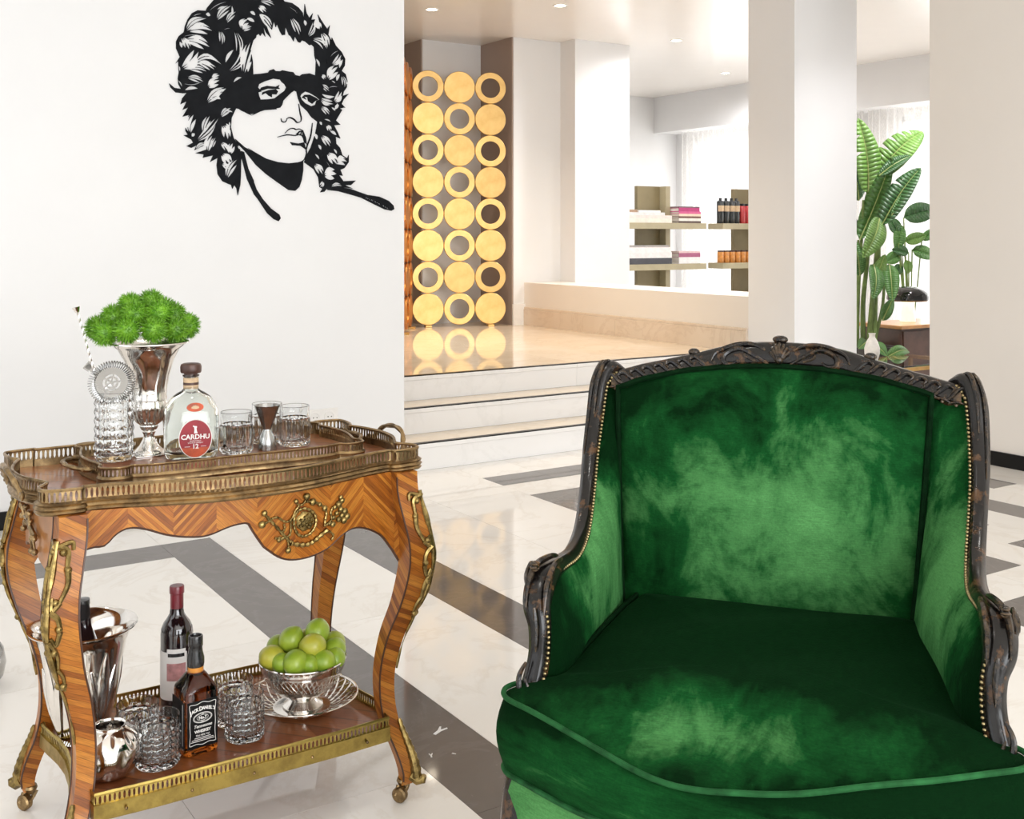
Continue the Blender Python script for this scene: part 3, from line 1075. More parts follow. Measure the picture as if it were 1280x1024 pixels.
MB().box(-.040, .040, -.040, .040, 0.0, .003).build('plinth', MAT['silver'], urn, smooth=False, bevel=.001)


def puff(seed):
    """one round fluffy green bloom: hundreds of thin upright sepals"""
    rnd = random.Random(seed)
    mb = MB().sphere((0, 0, 0), .024, 12, 8)
    N = 620
    for i in range(N):
        zc = 1 - 2 * (i + .5) / N
        a = i * 2.39996 + rnd.uniform(-.15, .15)
        q = math.sqrt(1 - zc * zc)
        d = Vector((q * math.cos(a), q * math.sin(a), zc))
        s1 = d.orthogonal().normalized()
        s1 = (Matrix.Rotation(rnd.uniform(0, 6.28), 3, d) @ s1)
        L = .0315 + rnd.uniform(-.002, .003)
        w = .0013
        b0 = d * .019
        b1 = d * (L * .8) + s1 * rnd.uniform(-.003, .003)
        b2 = b1 + d * (L * .24) + s1 * rnd.uniform(-.006, .006)
        sd = d.cross(s1) * w
        mb.add([b0 - sd, b0 + sd, b1 - sd * .9, b1 + sd * .9, b2], [(0, 1, 3, 2), (2, 3, 4)])
    return mb


def green_leaf_mat(name, dark, light, scale=30, coat=0.0, trl=0.25):
    nt = NT(name)
    f = nt.noise(nt.coord(), scale, 4)
    oi = nt.node('ShaderNodeObjectInfo')
    col = nt.ramp(f, [(.3, dark), (.7, light)])
    hs = nt.node('ShaderNodeHueSaturation')
    nt.put(hs.inputs['Value'], nt.math('MULTIPLY_ADD', oi.outputs['Random'], .3, .85))
    nt.put(hs.inputs['Color'], col)
    nt.set(color=hs.outputs[0], rough=.45, sss=0.0, coat=coat)
    MAT[name] = nt.m


green_leaf_mat('bloom_green', (.07, .22, .008), (.20, .43, .025), 60)
protos = [puff(s).mesh('flower_bloom', False, False, False) for s in range(3)]
for me in protos:
    me.materials.append(MAT['bloom_green'])
spots = [(-.072, -.012, .272), (-.040, -.048, .279), (.005, -.062, .279), (.048, -.048, .276), (.078, -.012, .282), (-.052, .015, .305), (-.022, -.026, .313), (.022, -.030, .315), (.056, .006, .307),
         (-.02, .022, .330), (.016, .012, .337), (.044, .034, .318), (-.045, .05, .29), (.0, .058, .305), (.05, .06, .285), (-.075, .04, .28), (.08, .04, .276)]
for i, (x, y, z) in enumerate(spots):
    o = bpy.data.objects.new('flower_bloom', protos[i % 3])
    COL.objects.link(o)
    o.location = (UR[0] - .012 + x * 1.24, UR[1] + y - x * .1, TZ + z * 1.03 + .012)
    o.rotation_euler = (i * 1.1, i * .7, i * 2.0)
    o.scale = (1.04,) * 3
    tag(o, 'fluffy round green bloom in the silver urn', 'flower', 'green blooms in the silver urn')

# --- whisky bottle with red oval label
CB = (.778, 2.585, TZ)
cb = empty('whisky_bottle', CB, R(-12), 'clear round shouldered whisky bottle with red oval label on the tray', 'bottle')


def sq_ring(hx, hy, z, p=4.0, n=40):
    out = []
    for i in range(n):
        a = 2 * PI * i / n
        c_, s_ = math.cos(a), math.sin(a)
        rr = (abs(c_) ** p + abs(s_) ** p) ** (-1 / p)
        out.append((hx * rr * c_, hy * rr * s_, z))
    return out


prof = [(.050, .0, 4), (.057, .003, 4), (.060, .012, 4), (.0625, .06, 4), (.063, .090, 3.6), (.061, .108, 3.2), (.055, .126, 2.8), (.044, .141, 2.4), (.032, .150, 2.1), (.022, .155, 2), (.0175, .160, 2), (.0168, .188, 2), (.019, .189, 2), (.019, .193, 2), (.0165, .193, 2)]
inner = [(.0125, .193, 2), (.0125, .160, 2), (.018, .150, 2), (.040, .136, 2.3), (.055, .110, 2.9), (.0575, .09, 3.4), (.056, .02, 4), (.045, .013, 4), (.002, .012, 2)]
MB().loft([sq_ring(.002, .002, .002, 2)] + [sq_ring(a, a * (.74 if z < .15 else lerp(.74, 1, min(1, (z - .15) / .01))), z, p) for a, z, p in prof] + [sq_ring(a, a * (.72 if z < .15 else 1), z, p) for a, z, p in inner]).build('glass_body', MAT['bottle_clear'], cb)
MB().lathe([(.001, .188), (.0155, .188), (.016, .196), (.0225, .197), (.0240, .200), (.0245, .211), (.0225, .217), (.018, .219), (.001, .219)], 32).build('stopper', MAT['cork_brown'], cb)
MB().lathe([(.0174, .160), (.0176, .186)], 28).build('neck_band', MAT['cork_pale'], cb)
MB().lathe([(.0179, .169), (.0179, .175)], 28).build('neck_stripe', MAT['cork_brown'], cb)


def oval(a, b, n=36):
    return [(a * math.cos(2 * PI * i / n), b * math.sin(2 * PI * i / n)) for i in range(n)]


fy = -.0625 * .74 - .0010
lb = MB().prism([(x + .006, z + .050) for x, z in oval(.0375, .0445)], lambda a, b: (a, fy, b), lambda a, b: (a, fy - .0006, b)).build('label_border', MAT['label_white'], cb, smooth=False)
MB().prism([(x + .006, z + .050) for x, z in oval(.0358, .0428)], lambda a, b: (a, fy - .0004, b), lambda a, b: (a, fy - .0010, b)).build('oval_label', MAT['label_red'], cb, smooth=False)
MB().prism([(x + .006, z + .029) for x, z in [(-.0310, .0)] + [(.0357 * math.cos(a), .0205 + .0427 * math.sin(a)) for a in [R(-150 + i * 12.0) for i in range(11)]] + [(.0310, .0)]], lambda a, b: (a, fy - .0009, b), lambda a, b: (a, fy - .0012, b)).build('label_lower', MAT['label_orange'], cb, smooth=False)
Mf = lambda x, z, o=.0014: Matrix.Translation((x, fy - o, z)) @ Matrix.Rotation(R(90), 4, 'X')
text_obj('label_lettering', 'CARDHU', .0155, MAT['label_white'], cb, Mf(.006, .0535), bold=.0004, xs=1.0)
text_obj('label_lettering', '12', .0145, MAT['label_white'], cb, Mf(.006, .0315), bold=.0004)
text_obj('label_lettering', 'SINGLE MALT', .0042, MAT['label_white'], cb, Mf(.006, .0445))
text_obj('label_lettering', 'SCOTCH WHISKY', .0042, MAT['label_white'], cb, Mf(.006, .0400))
for xx in (-.018, .018):
    MB().box(xx, xx + .012, fy - .0016, fy - .0008, .0312, .0320).build('label_rule', MAT['label_white'], cb, smooth=False)
fig = [(-.003, .062), (.005, .062), (.003, .068), (.0025, .074), (.004, .077), (.001, .079), (-.002, .078), (-.0025, .080), (-.006, .0795), (-.0055, .078), (-.003, .0765), (-.0022, .070)]
MB().prism([(x + .006, z) for x, z in fig], lambda a, b: (a, fy - .0008, b), lambda a, b: (a, fy - .0015, b)).build('label_figure', MAT['label_white'], cb, smooth=False)
Mo = Matrix.Translation((.006, -.041, .121)) @ Matrix.Rotation(R(-22), 4, 'X')
o = MB().prism(oval(.019, .0105), lambda a, b: (a, .001, b), lambda a, b: (a, -.0012, b)).xf(Mo).build('shoulder_seal', MAT['label_orange'], cb, smooth=False)
MB().prism(oval(.009, .0035), lambda a, b: (a, -.0010, b - .001), lambda a, b: (a, -.0018, b - .001)).prism([(-.006, 0), (-.003, .005), (0, .001), (.001, .006), (.004, .001), (.006, .004), (.007, 0)], lambda a, b: (a, -.0010, b), lambda a, b: (a, -.0018, b)).xf(Mo).build('seal_mark', MAT['cork_pale'], o, smooth=False)

# --- tumblers and jigger on the tray
cut_glass('tumbler', (.884, 2.575, TZ), .038, .098, 'ribbed crystal tumbler beside the clear whisky bottle', 'glass', 'tumblers on the tray', rows=5, cols=18, pattern='rib', lip=.3)
cut_glass('tumbler', (.992, 2.66, TZ), .038, .098, 'ribbed crystal tumbler standing behind the steel jigger', 'glass', 'tumblers on the tray', rows=5, cols=18, pattern='rib', lip=.3)
cut_glass('tumbler', (1.036, 2.588, TZ), .037, .098, 'ribbed crystal tumbler nearest the tray end, beside the jigger', 'glass', 'tumblers on the tray', rows=5, cols=18, pattern='rib', lip=.3)
jg = MB().lathe([(.021, .001), (.022, .0), (.0225, .002), (.0205, .018), (.0165, .035), (.0100, .048), (.0095, .051), (.013, .058), (.0235, .088), (.0305, .106), (.031, .108), (.0298, .1075), (.0225, .088), (.012, .060), (.001, .053)], 36)
jg = jg.build('jigger', MAT['steel'], None)
jg.location = (.958, 2.568, TZ)
tag(jg, 'double cone steel jigger between the tumblers on the tray', 'jigger')

# ------------------------------------------------------------------ lower shelf
LZ = .1772
# ice bucket
bk = empty('ice_bucket', (.535, 2.575, LZ), R(20), 'tall polished silver ice bucket with raised leaves on the lower shelf', 'ice bucket')
MB().lathe([(.001, .0), (.052, .0), (.056, .004), (.052, .012), (.056, .030), (.066, .07), (.076, .12), (.083, .17), (.091, .21), (.100, .236), (.112, .246), (.115, .247), (.116, .250), (.112, .251), (.100, .243), (.088, .215), (.079, .17), (.072, .12), (.06, .06), (.05, .02), (.001, .016)], 56).build('bucket_body', MAT['silver'], bk)
for k in range(4):
    lf = MB()
    for (sx_, top, bend) in ((-1, .150, .36), (0, .185, 0), (1, .150, -.36)):
        pts, rad = [], []
        for i in range(13):
            t = i / 12
            z = .02 + top * t
            rr = interp([(0, .050), (.03, .056), (.07, .066), (.12, .076), (.17, .083), (.21, .091)], z) + .0015
            a = k * PI / 2 - bend * t
            pts.append((rr * math.cos(a), rr * math.sin(a), z))
            rad.append(.0125 * math.sin(PI * (t * .85 + .12)) ** .8 * (1 if sx_ else 1.15) + .0008)
        lf.tube(pts, rad, 8, flat=.35, up=(math.cos(k * PI / 2), math.sin(k * PI / 2), 0))
    lf.build('leaf_relief', MAT['silver'], bk)
# bottle lying in the bucket
bt = empty('champagne_bottle', (.550, 2.573, LZ + .025), 0, 'dark bottle resting inside the silver ice bucket', 'bottle')
Mb = Matrix.Rotation(R(-4), 4, 'Y')
MB().lathe([(.001, 0), (.038, 0), (.041, .005), (.041, .13), (.038, .155), (.028, .185), (.018, .22), (.0155, .245)], 36).xf(Mb).build('glass_body', MAT['wine_dark'], bt)
MB().lathe([(.0158, .238), (.017, .25), (.0168, .268), (.018, .272), (.018, .282), (.001, .284)], 30).xf(Mb).build('foil_capsule', MAT['foil_black'], bt)

# wine bottle
wb_ = empty('wine_bottle', (.748, 2.595, LZ), R(-30), 'dark wine bottle with burgundy capsule and pale label on the lower shelf', 'bottle')
MB().lathe([(.001, .004), (.02, .003), (.034, .0), (.0365, .003), (.037, .008), (.037, .185), (.0355, .197), (.030, .210), (.022, .221), (.0165, .231), (.0150, .245)], 44).build('glass_body', MAT['wine_dark'], wb_)
MB().lathe([(.0152, .236), (.0150, .276), (.0168, .278), (.0168, .292), (.0155, .295), (.001, .2955)], 36).build('foil_capsule', MAT['foil_red'], wb_)


def arc_label(r, a0, a1, z0, z1, n=18, th=.0004):
    rings = []
    for i in range(n + 1):
        a = R(lerp(a0, a1, i / n))
        c_, s_ = math.cos(a), math.sin(a)
        rings.append([(r * c_, r * s_, z0), (r * c_, r * s_, z1), ((r + th) * c_, (r + th) * s_, z1), ((r + th) * c_, (r + th) * s_, z0)])
    return MB().loft(rings)


arc_label(.0371, -190, -40, .040, .150).build('paper_label', MAT['label_white'], wb_)
arc_label(.0374, -112, -45, .142, .158).build('label_band', MAT['label_white'], wb_)
arc_label(.0376, -108, -50, .140, .148).build('label_picture', MAT['foil_black'], wb_)
arc_label(.0376, -112, -45, .085, .125).build('label_panel', MAT['label_pink'], wb_)

# square black-label whiskey
jd = empty('whiskey_bottle', (.728, 2.385, LZ), R(5), 'square amber whiskey bottle with black label on the lower shelf', 'bottle')
prof = [(.034, 0, 6), (.0375, .003, 7), (.038, .008, 8), (.038, .132, 8), (.0372, .138, 7), (.030, .150, 5), (.021, .165, 3), (.0165, .170, 2), (.0152, .178, 2)]
MB().loft([sq_ring(a, a, z, p, 48) for a, z, p in prof]).build('glass_body', MAT['whiskey_amber'], jd, smooth=50)
MB().lathe([(.0165, .168), (.0168, .178), (.0165, .181)], 30).build('neck_ring', MAT['foil_amber'], jd)
MB().lathe([(.0175, .180), (.0185, .186), (.0185, .198), (.0150, .212), (.0142, .222), (.0155, .224), (.0155, .244), (.0145, .246), (.012, .246), (.011, .242), (.001, .242)], 30).build('cap', MAT['foil_black'], jd)
for f, (ang) in enumerate((0, -90)):
    Mq = Matrix.Rotation(R(ang), 4, 'Z')
    o = MB().box(-.0335, .0335, -.0389, -.0380, .018, .118).xf(Mq).build('black_label', MAT['label_black'], jd, smooth=False)
    if f == 0:
        Mj = lambda x, z: Matrix.Translation((x, -.0392, z)) @ Matrix.Rotation(R(90), 4, 'X')
        # arched title, letter by letter
        word = "JACK DANIEL'S"
        wx = [.0042, .0047, .0046, .0050, .0026, .0056, .0052, .0054, .0028, .0046, .0042, .0026, .0042]
        tot = sum(wx)
        cur = -tot / 2
        for ch, w_ in zip(word, wx):
            xc = cur + w_ / 2
            cur += w_
            if ch != ' ':
                big = 1.3 if ch in 'JD' else 1.0
                text_obj('label_lettering', ch, .0095 * big, MAT['label_white'], o, Mj(xc * 1.02, .1005 - 14 * xc * xc * .6) @ Matrix.Rotation(-xc * 8, 4, 'Z'), bold=.0004, xs=.85)
        ring = [(math.cos(2 * PI * i / 36), math.sin(2 * PI * i / 36)) for i in range(37)]
        for (ra, rb, rr) in ((.0205, .0105, .0007), (.0185, .0088, .0003), (.0125, .0058, .0004)):
            MB().tube([(a * ra, -.0390, .081 + b * rb) for a, b in ring], rr, 5).build('label_oval', MAT['label_white'], o)
        text_obj('label_lettering', 'No.7', .0085, MAT['label_white'], o, Mj(0, .0808), bold=.0003)
        text_obj('label_lettering', 'Old', .003, MAT['label_white'], o, Mj(0, .0882))
        text_obj('label_lettering', 'Brand', .003, MAT['label_white'], o, Mj(0, .0735))
        text_obj('label_lettering', 'Tennessee', .0095, MAT['label_white'], o, Mj(0, .0635), shear=.3, bold=.0001)
        text_obj('label_lettering', 'WHISKEY', .0085, MAT['label_white'], o, Mj(0, .0525), bold=.0003)
        text_obj('label_lettering', '70cl 40% Vol', .0058, MAT['label_white'], o, Mj(0, .0440))
        for zz, hw in ((.0385, .018), (.0350, .024), (.0315, .026)):
            MB().box(-hw, hw, -.0393, -.0388, zz, zz + .0011).build('label_rule', MAT['label_white'], o, smooth=False)
        fr = catmull([(-.028, 0, .112), (-.014, 0, .111), (0, 0, .1145), (.014, 0, .111), (.028, 0, .112), (.029, 0, .105), (.0275, 0, .09), (.0285, 0, .07), (.0275, 0, .05), (.0285, 0, .032), (.028, 0, .025), (.014, 0, .0265), (0, 0, .0235), (-.014, 0, .0265), (-.028, 0, .025), (-.0285, 0, .032), (-.0275, 0, .05), (-.0285, 0, .07), (-.0275, 0, .09), (-.029, 0, .105)], 4, True)
        MB().tube([(p.x, -.0390, p.z) for p in fr] + [(fr[0].x, -.0390, fr[0].z)], .0006, 5).build('label_frame', MAT['label_white'], o)
    else:
        MB().box(.024, .0252, -.0392, -.0388, .024, .112).xf(Mq).build('label_frame', MAT['label_white'], o, smooth=False)

# tumblers of the lower shelf
kw = dict(rows=6, cols=15, lip=.22, base=.014)
cut_glass('tumbler', (.640, 2.362, LZ), .046, .102, 'cut crystal tumbler with diamond facets beside the black label bottle', 'glass', 'cut crystal tumblers on the lower shelf', **kw)
cut_glass('tumbler', (.622, 2.452, LZ), .045, .100, 'cut crystal tumbler standing between the ice bucket and the bottles', 'glass', 'cut crystal tumblers on the lower shelf', **kw)
cut_glass('tumbler', (.836, 2.380, LZ), .042, .100, 'cut crystal tumbler beside the pierced silver plate, in front of another', 'glass', 'cut crystal tumblers on the lower shelf', **kw)
cut_glass('tumbler', (.842, 2.466, LZ), .042, .100, 'cut crystal tumbler tucked behind the one beside the pierced plate', 'glass', 'cut crystal tumblers on the lower shelf', **kw)

# hammered silver votive
vt = empty('silver_votive', (.543, 2.365, LZ), 0, 'round dimpled silver votive pot on the lower shelf', 'vase')
n = 64
rings = []
for (r0, z) in [(.030, .0), (.036, .002), (.048, .014), (.056, .030), (.0585, .046), (.056, .062), (.048, .077), (.038, .086), (.030, .090), (.0275, .093), (.030, .096), (.0275, .096), (.024, .090), (.030, .084), (.044, .06), (.040, .02), (.001, .012)]:
    ring = []
    for i in range(n):
        a = 2 * PI * i / n
        dmp = 0
        if r0 > .035:
            row = z / .030
            dmp = -.008 * max(0, math.cos(a * 7 + (PI if int(row) % 2 else 0))) * max(0, math.sin(PI * (row % 1.0)))
        ring.append(((r0 + dmp) * math.cos(a), (r0 + dmp) * math.sin(a), z))
    rings.append(ring)
MB().loft(rings, True, True).xf(Matrix.Scale(1.1, 4)).build('pot', MAT['silver'], vt, sub=1)

# pierced plate and silver bowl
PLC = (1.000, 2.452)
plate = empty('pierced_plate', (PLC[0], PLC[1], LZ), R(0), 'oval silver plate with pierced lattice rim under the lime bowl', 'plate')
MB().lathe([(.001, .004), (.058, .004), (.066, .006), (.067, .008), (.058, .0065), (.001, .0065)], 56).build('plate_well', MAT['silver'], plate)
MB().lathe([(.128, .033), (.131, .034), (.132, .036), (.129, .037), (.126, .035)], 64).build('plate_rim', MAT['silver'], plate)
lat = MB()
for sgn in (-1, 1):
    for i in range(30):
        pts = []
        for k in range(7):
            t = k / 6
            a = 2 * PI * i / 30 + sgn * t * .42
            rr = lerp(.064, .129, t)
            pts.append((rr * math.cos(a), rr * math.sin(a), .006 + .029 * t ** 1.3))
        lat.tube(pts, .0024, 5, flat=.5)
tag(lat.build('lattice', MAT['silver'], plate), 'pierced silver lattice', kind='stuff')
MB().lathe([(.001, .0), (.05, .0), (.052, .002), (.048, .0045), (.001, .0045)], 40).build('plate_foot', MAT['silver'], plate)
bowl = empty('silver_bowl', (PLC[0] + .004, PLC[1] + .004, LZ + .0067), 0, 'polished silver footed bowl filled with limes', 'bowl')
MB().lathe([(.001, .0), (.046, .0), (.047, .003), (.036, .010), (.030, .016), (.031, .020), (.052, .030), (.074, .048), (.089, .070), (.098, .094), (.1015, .108), (.103, .110), (.102, .112), (.0985, .109), (.094, .094), (.085, .071), (.07, .050), (.045, .033), (.001, .026)], 64).build('bowl_body', MAT['silver'], bowl)


def lime_mesh(seed):
    rnd = random.Random(seed)
    mb = MB()
    prof = []
    for i in range(15):
        a = PI * i / 14
        r_ = .0275 * math.sin(a)
        z = -.0295 * math.cos(a)
        if i > 11:
            z += .0025 * (i - 11) / 3
        prof.append((max(r_, .0008), z))
    mb.lathe(prof, 24)
    return mb.mesh('lime', True, False, True)


def lime_mat():
    nt = NT('lime_skin')
    vec = nt.coord()
    oi = nt.node('ShaderNodeObjectInfo')
    f = nt.noise(vec, 22, 3)
    g1 = nt.ramp(f, [(.3, (.20, .34, .02)), (.7, (.34, .46, .035))])
    y1 = nt.ramp(f, [(.3, (.38, .42, .035)), (.7, (.52, .47, .05))])
    k = nt.ramp(oi.outputs['Random'], [(.35, 0.0), (.9, 1.0)])
    nt.set(color=nt.mix(k, g1, y1), rough=.38, coat=.3, coat_rough=.25)
    nt.bump(nt.noise(vec, 420, 2), .12, .001)
    MAT['lime_skin'] = nt.m


lime_mat()
simple('lime_stem', (.28, .20, .06), .8)
lm = [lime_mesh(s) for s in range(2)]
for me in lm:
    me.materials.append(MAT['lime_skin'])
nub = MB().lathe([(.001, .0272), (.0035, .0276), (.003, .0288), (.001, .0292)], 10).mesh('stem_end')
nub.materials.append(MAT['lime_stem'])
# (x, y) follow the camera: right = (0.84, -0.54), away = (0.54, 0.84)
LI = [(-.071, -.030, .118, 1.05), (-.006, -.060, .118, 1.08), (.060, -.040, .112, 1.0), (-.030, .005, .149, 1.05), (.030, -.022, .143, 1.05), (.034, .018, .164, 1.05), (-.070, .036, .122, 1.0), (.080, .010, .124, .95),
      (.072, .046, .126, 1.0), (-.042, -.048, .112, .85), (.028, -.056, .112, .8), (.0, .05, .130, 1.0), (.0, .0, .11, 1.0), (-.04, .02, .10, 1.0), (.045, .035, .115, 1.0), (.086, -.018, .114, .85)]
for i, (a, b, z, sc) in enumerate(LI):
    t = bpy.data.objects.new('lime', lm[i % 2])
    COL.objects.link(t)
    t.location = (PLC[0] + .004 + (a * .839 + b * .544) * .93, PLC[1] + .004 + (-a * .544 + b * .839) * .93, LZ + .0067 + z + .002)
    rr = random.Random(i * 3 + 1)
    t.rotation_euler = (rr.uniform(0, 6), rr.uniform(0, 6), rr.uniform(0, 6))
    t.scale = (sc,) * 3
    tag(t, 'green yellow lime heaped in the silver bowl', 'lime', 'limes in the silver bowl')
    s_ = bpy.data.objects.new('stem_end', nub)
    COL.objects.link(s_)
    s_.parent = t
# ================================================================== ARMCHAIR
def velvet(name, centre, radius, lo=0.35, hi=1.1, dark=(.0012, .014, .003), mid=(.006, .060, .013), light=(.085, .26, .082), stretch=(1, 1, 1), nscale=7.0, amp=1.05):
    """cotton velvet: dark pile with paler brushed areas, nap sheen painted into the colour"""
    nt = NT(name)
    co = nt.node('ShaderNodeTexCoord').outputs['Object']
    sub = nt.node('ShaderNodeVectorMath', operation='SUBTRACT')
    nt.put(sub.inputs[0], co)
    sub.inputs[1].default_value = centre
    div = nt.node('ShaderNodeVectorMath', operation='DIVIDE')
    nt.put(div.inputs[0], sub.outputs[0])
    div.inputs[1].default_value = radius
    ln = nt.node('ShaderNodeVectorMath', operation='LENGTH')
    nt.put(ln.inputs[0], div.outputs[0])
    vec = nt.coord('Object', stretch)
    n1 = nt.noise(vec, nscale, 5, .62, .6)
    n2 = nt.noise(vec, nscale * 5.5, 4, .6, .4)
    nap_sheen = nt.math('SUBTRACT', nt.math('MULTIPLY_ADD', nt.math('SUBTRACT', n1, .5), amp * 2.2, 1.25), ln.outputs['Value'])  # noisy patch mask for the sheen painted into the base colour
    nap_sheen = nt.math('ADD', nap_sheen, nt.math('MULTIPLY', nt.math('SUBTRACT', n2, .5), .55))
    k = nt.ramp(nt.math('DIVIDE', nt.math('SUBTRACT', nap_sheen, lo - .6), hi), [(0.0, dark), (.38, mid), (.62, tuple((a + b) / 2 for a, b in zip(mid, light))), (1.0, light)])
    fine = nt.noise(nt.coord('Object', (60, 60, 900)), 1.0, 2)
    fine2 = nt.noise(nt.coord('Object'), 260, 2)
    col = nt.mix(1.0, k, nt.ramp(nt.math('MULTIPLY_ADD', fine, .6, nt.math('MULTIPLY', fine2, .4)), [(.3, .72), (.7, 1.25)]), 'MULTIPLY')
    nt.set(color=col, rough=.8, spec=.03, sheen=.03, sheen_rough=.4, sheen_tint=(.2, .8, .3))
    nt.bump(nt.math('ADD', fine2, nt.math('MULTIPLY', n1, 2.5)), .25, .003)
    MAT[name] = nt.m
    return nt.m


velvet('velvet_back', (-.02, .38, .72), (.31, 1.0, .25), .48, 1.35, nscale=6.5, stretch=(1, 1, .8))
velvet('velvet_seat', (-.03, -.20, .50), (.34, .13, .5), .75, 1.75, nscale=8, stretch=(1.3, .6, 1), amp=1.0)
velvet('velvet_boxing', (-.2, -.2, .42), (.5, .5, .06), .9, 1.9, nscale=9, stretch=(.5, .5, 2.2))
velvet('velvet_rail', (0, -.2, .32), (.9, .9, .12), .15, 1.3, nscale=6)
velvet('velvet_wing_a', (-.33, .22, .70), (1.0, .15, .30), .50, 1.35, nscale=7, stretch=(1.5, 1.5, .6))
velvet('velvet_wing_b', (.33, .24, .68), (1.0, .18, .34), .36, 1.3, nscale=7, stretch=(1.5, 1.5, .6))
simple('velvet_cord', (.0015, .012, .003), .8, var=.3, scale=60, spec=.05)
simple('velvet_cord_light', (.016, .085, .026), .7, var=.5, scale=25, spec=.08)


def carved_wood():
    """black lacquered carving, gilding and bare wood showing on the worn ridges"""
    nt = NT('carved_wood')
    vec = nt.coord()
    geo = nt.node('ShaderNodeNewGeometry')
    n1 = nt.noise(vec, 30, 4, .65)
    n2 = nt.noise(vec, 75, 3, .6)
    ridge = nt.ramp(nt.math('MULTIPLY_ADD', nt.math('SUBTRACT', n2, .5), .12, geo.outputs['Pointiness']), [(.565, 0.0), (.65, 1.0)])
    rub = nt.ramp(n1, [(.55, 0.0), (.66, 1.0)])
    col = nt.mix(nt.math('MULTIPLY', rub, .5), (.006, .005, .0045), (.16, .075, .028))
    col = nt.mix(nt.math('MULTIPLY', ridge, .6), col, (.22, .14, .07))
    nt.set(color=col, rough=.22, spec=.35, coat=.15, coat_rough=.15)
    nt.bump(n2, .25, .002)
    MAT['carved_wood'] = nt.m


carved_wood()
metal('nail_brass', (.36, .29, .15), .3, (.16, .12, .05), 60, .6)

chair = empty('armchair', (1.41, 1.385, 0), R(-51), 'green velvet bergere armchair with carved black and gilt frame', 'armchair')
# frame path of one arm, from the shoulder scroll to the front foot (u, v, z)
ARM = [(.335, .490, .962), (.354, .482, .985), (.375, .462, .992), (.387, .440, .957), (.391, .412, .89), (.389, .355, .812), (.381, .295, .752), (.370, .205, .693), (.366, .11, .670), (.376, .035, .667),
       (.384, -.025, .661), (.382, -.068, .632), (.372, -.084, .595), (.371, -.092, .545), (.379, -.108, .490), (.386, -.122, .43), (.386, -.128, .38)]
ARM_R = [.010, .014, .018, .019, .018, .017, .016, .016, .017, .020, .026, .025, .020, .019, .021, .023, .024]


def dense(pts, rad, n=6):
    p = catmull(pts, n)
    r_ = [v.x for v in catmull([(q, 0, 0) for q in rad], n)]
    return p, r_


def mirror(pts, s):
    return [Vector((p[0] * s, p[1], p[2])) for p in pts]


def leaf_relief(mb, pts, w, lift=(0, 0, 0), flat=.5, n=7, k=5):
    """one tapering carved strand along pts"""
    p = catmull(pts, k)
    m_ = len(p)
    mb.tube(p, [max(.0006, w * math.sin(PI * (.1 + .88 * i / (m_ - 1))) ** .7) for i in range(m_)], n)


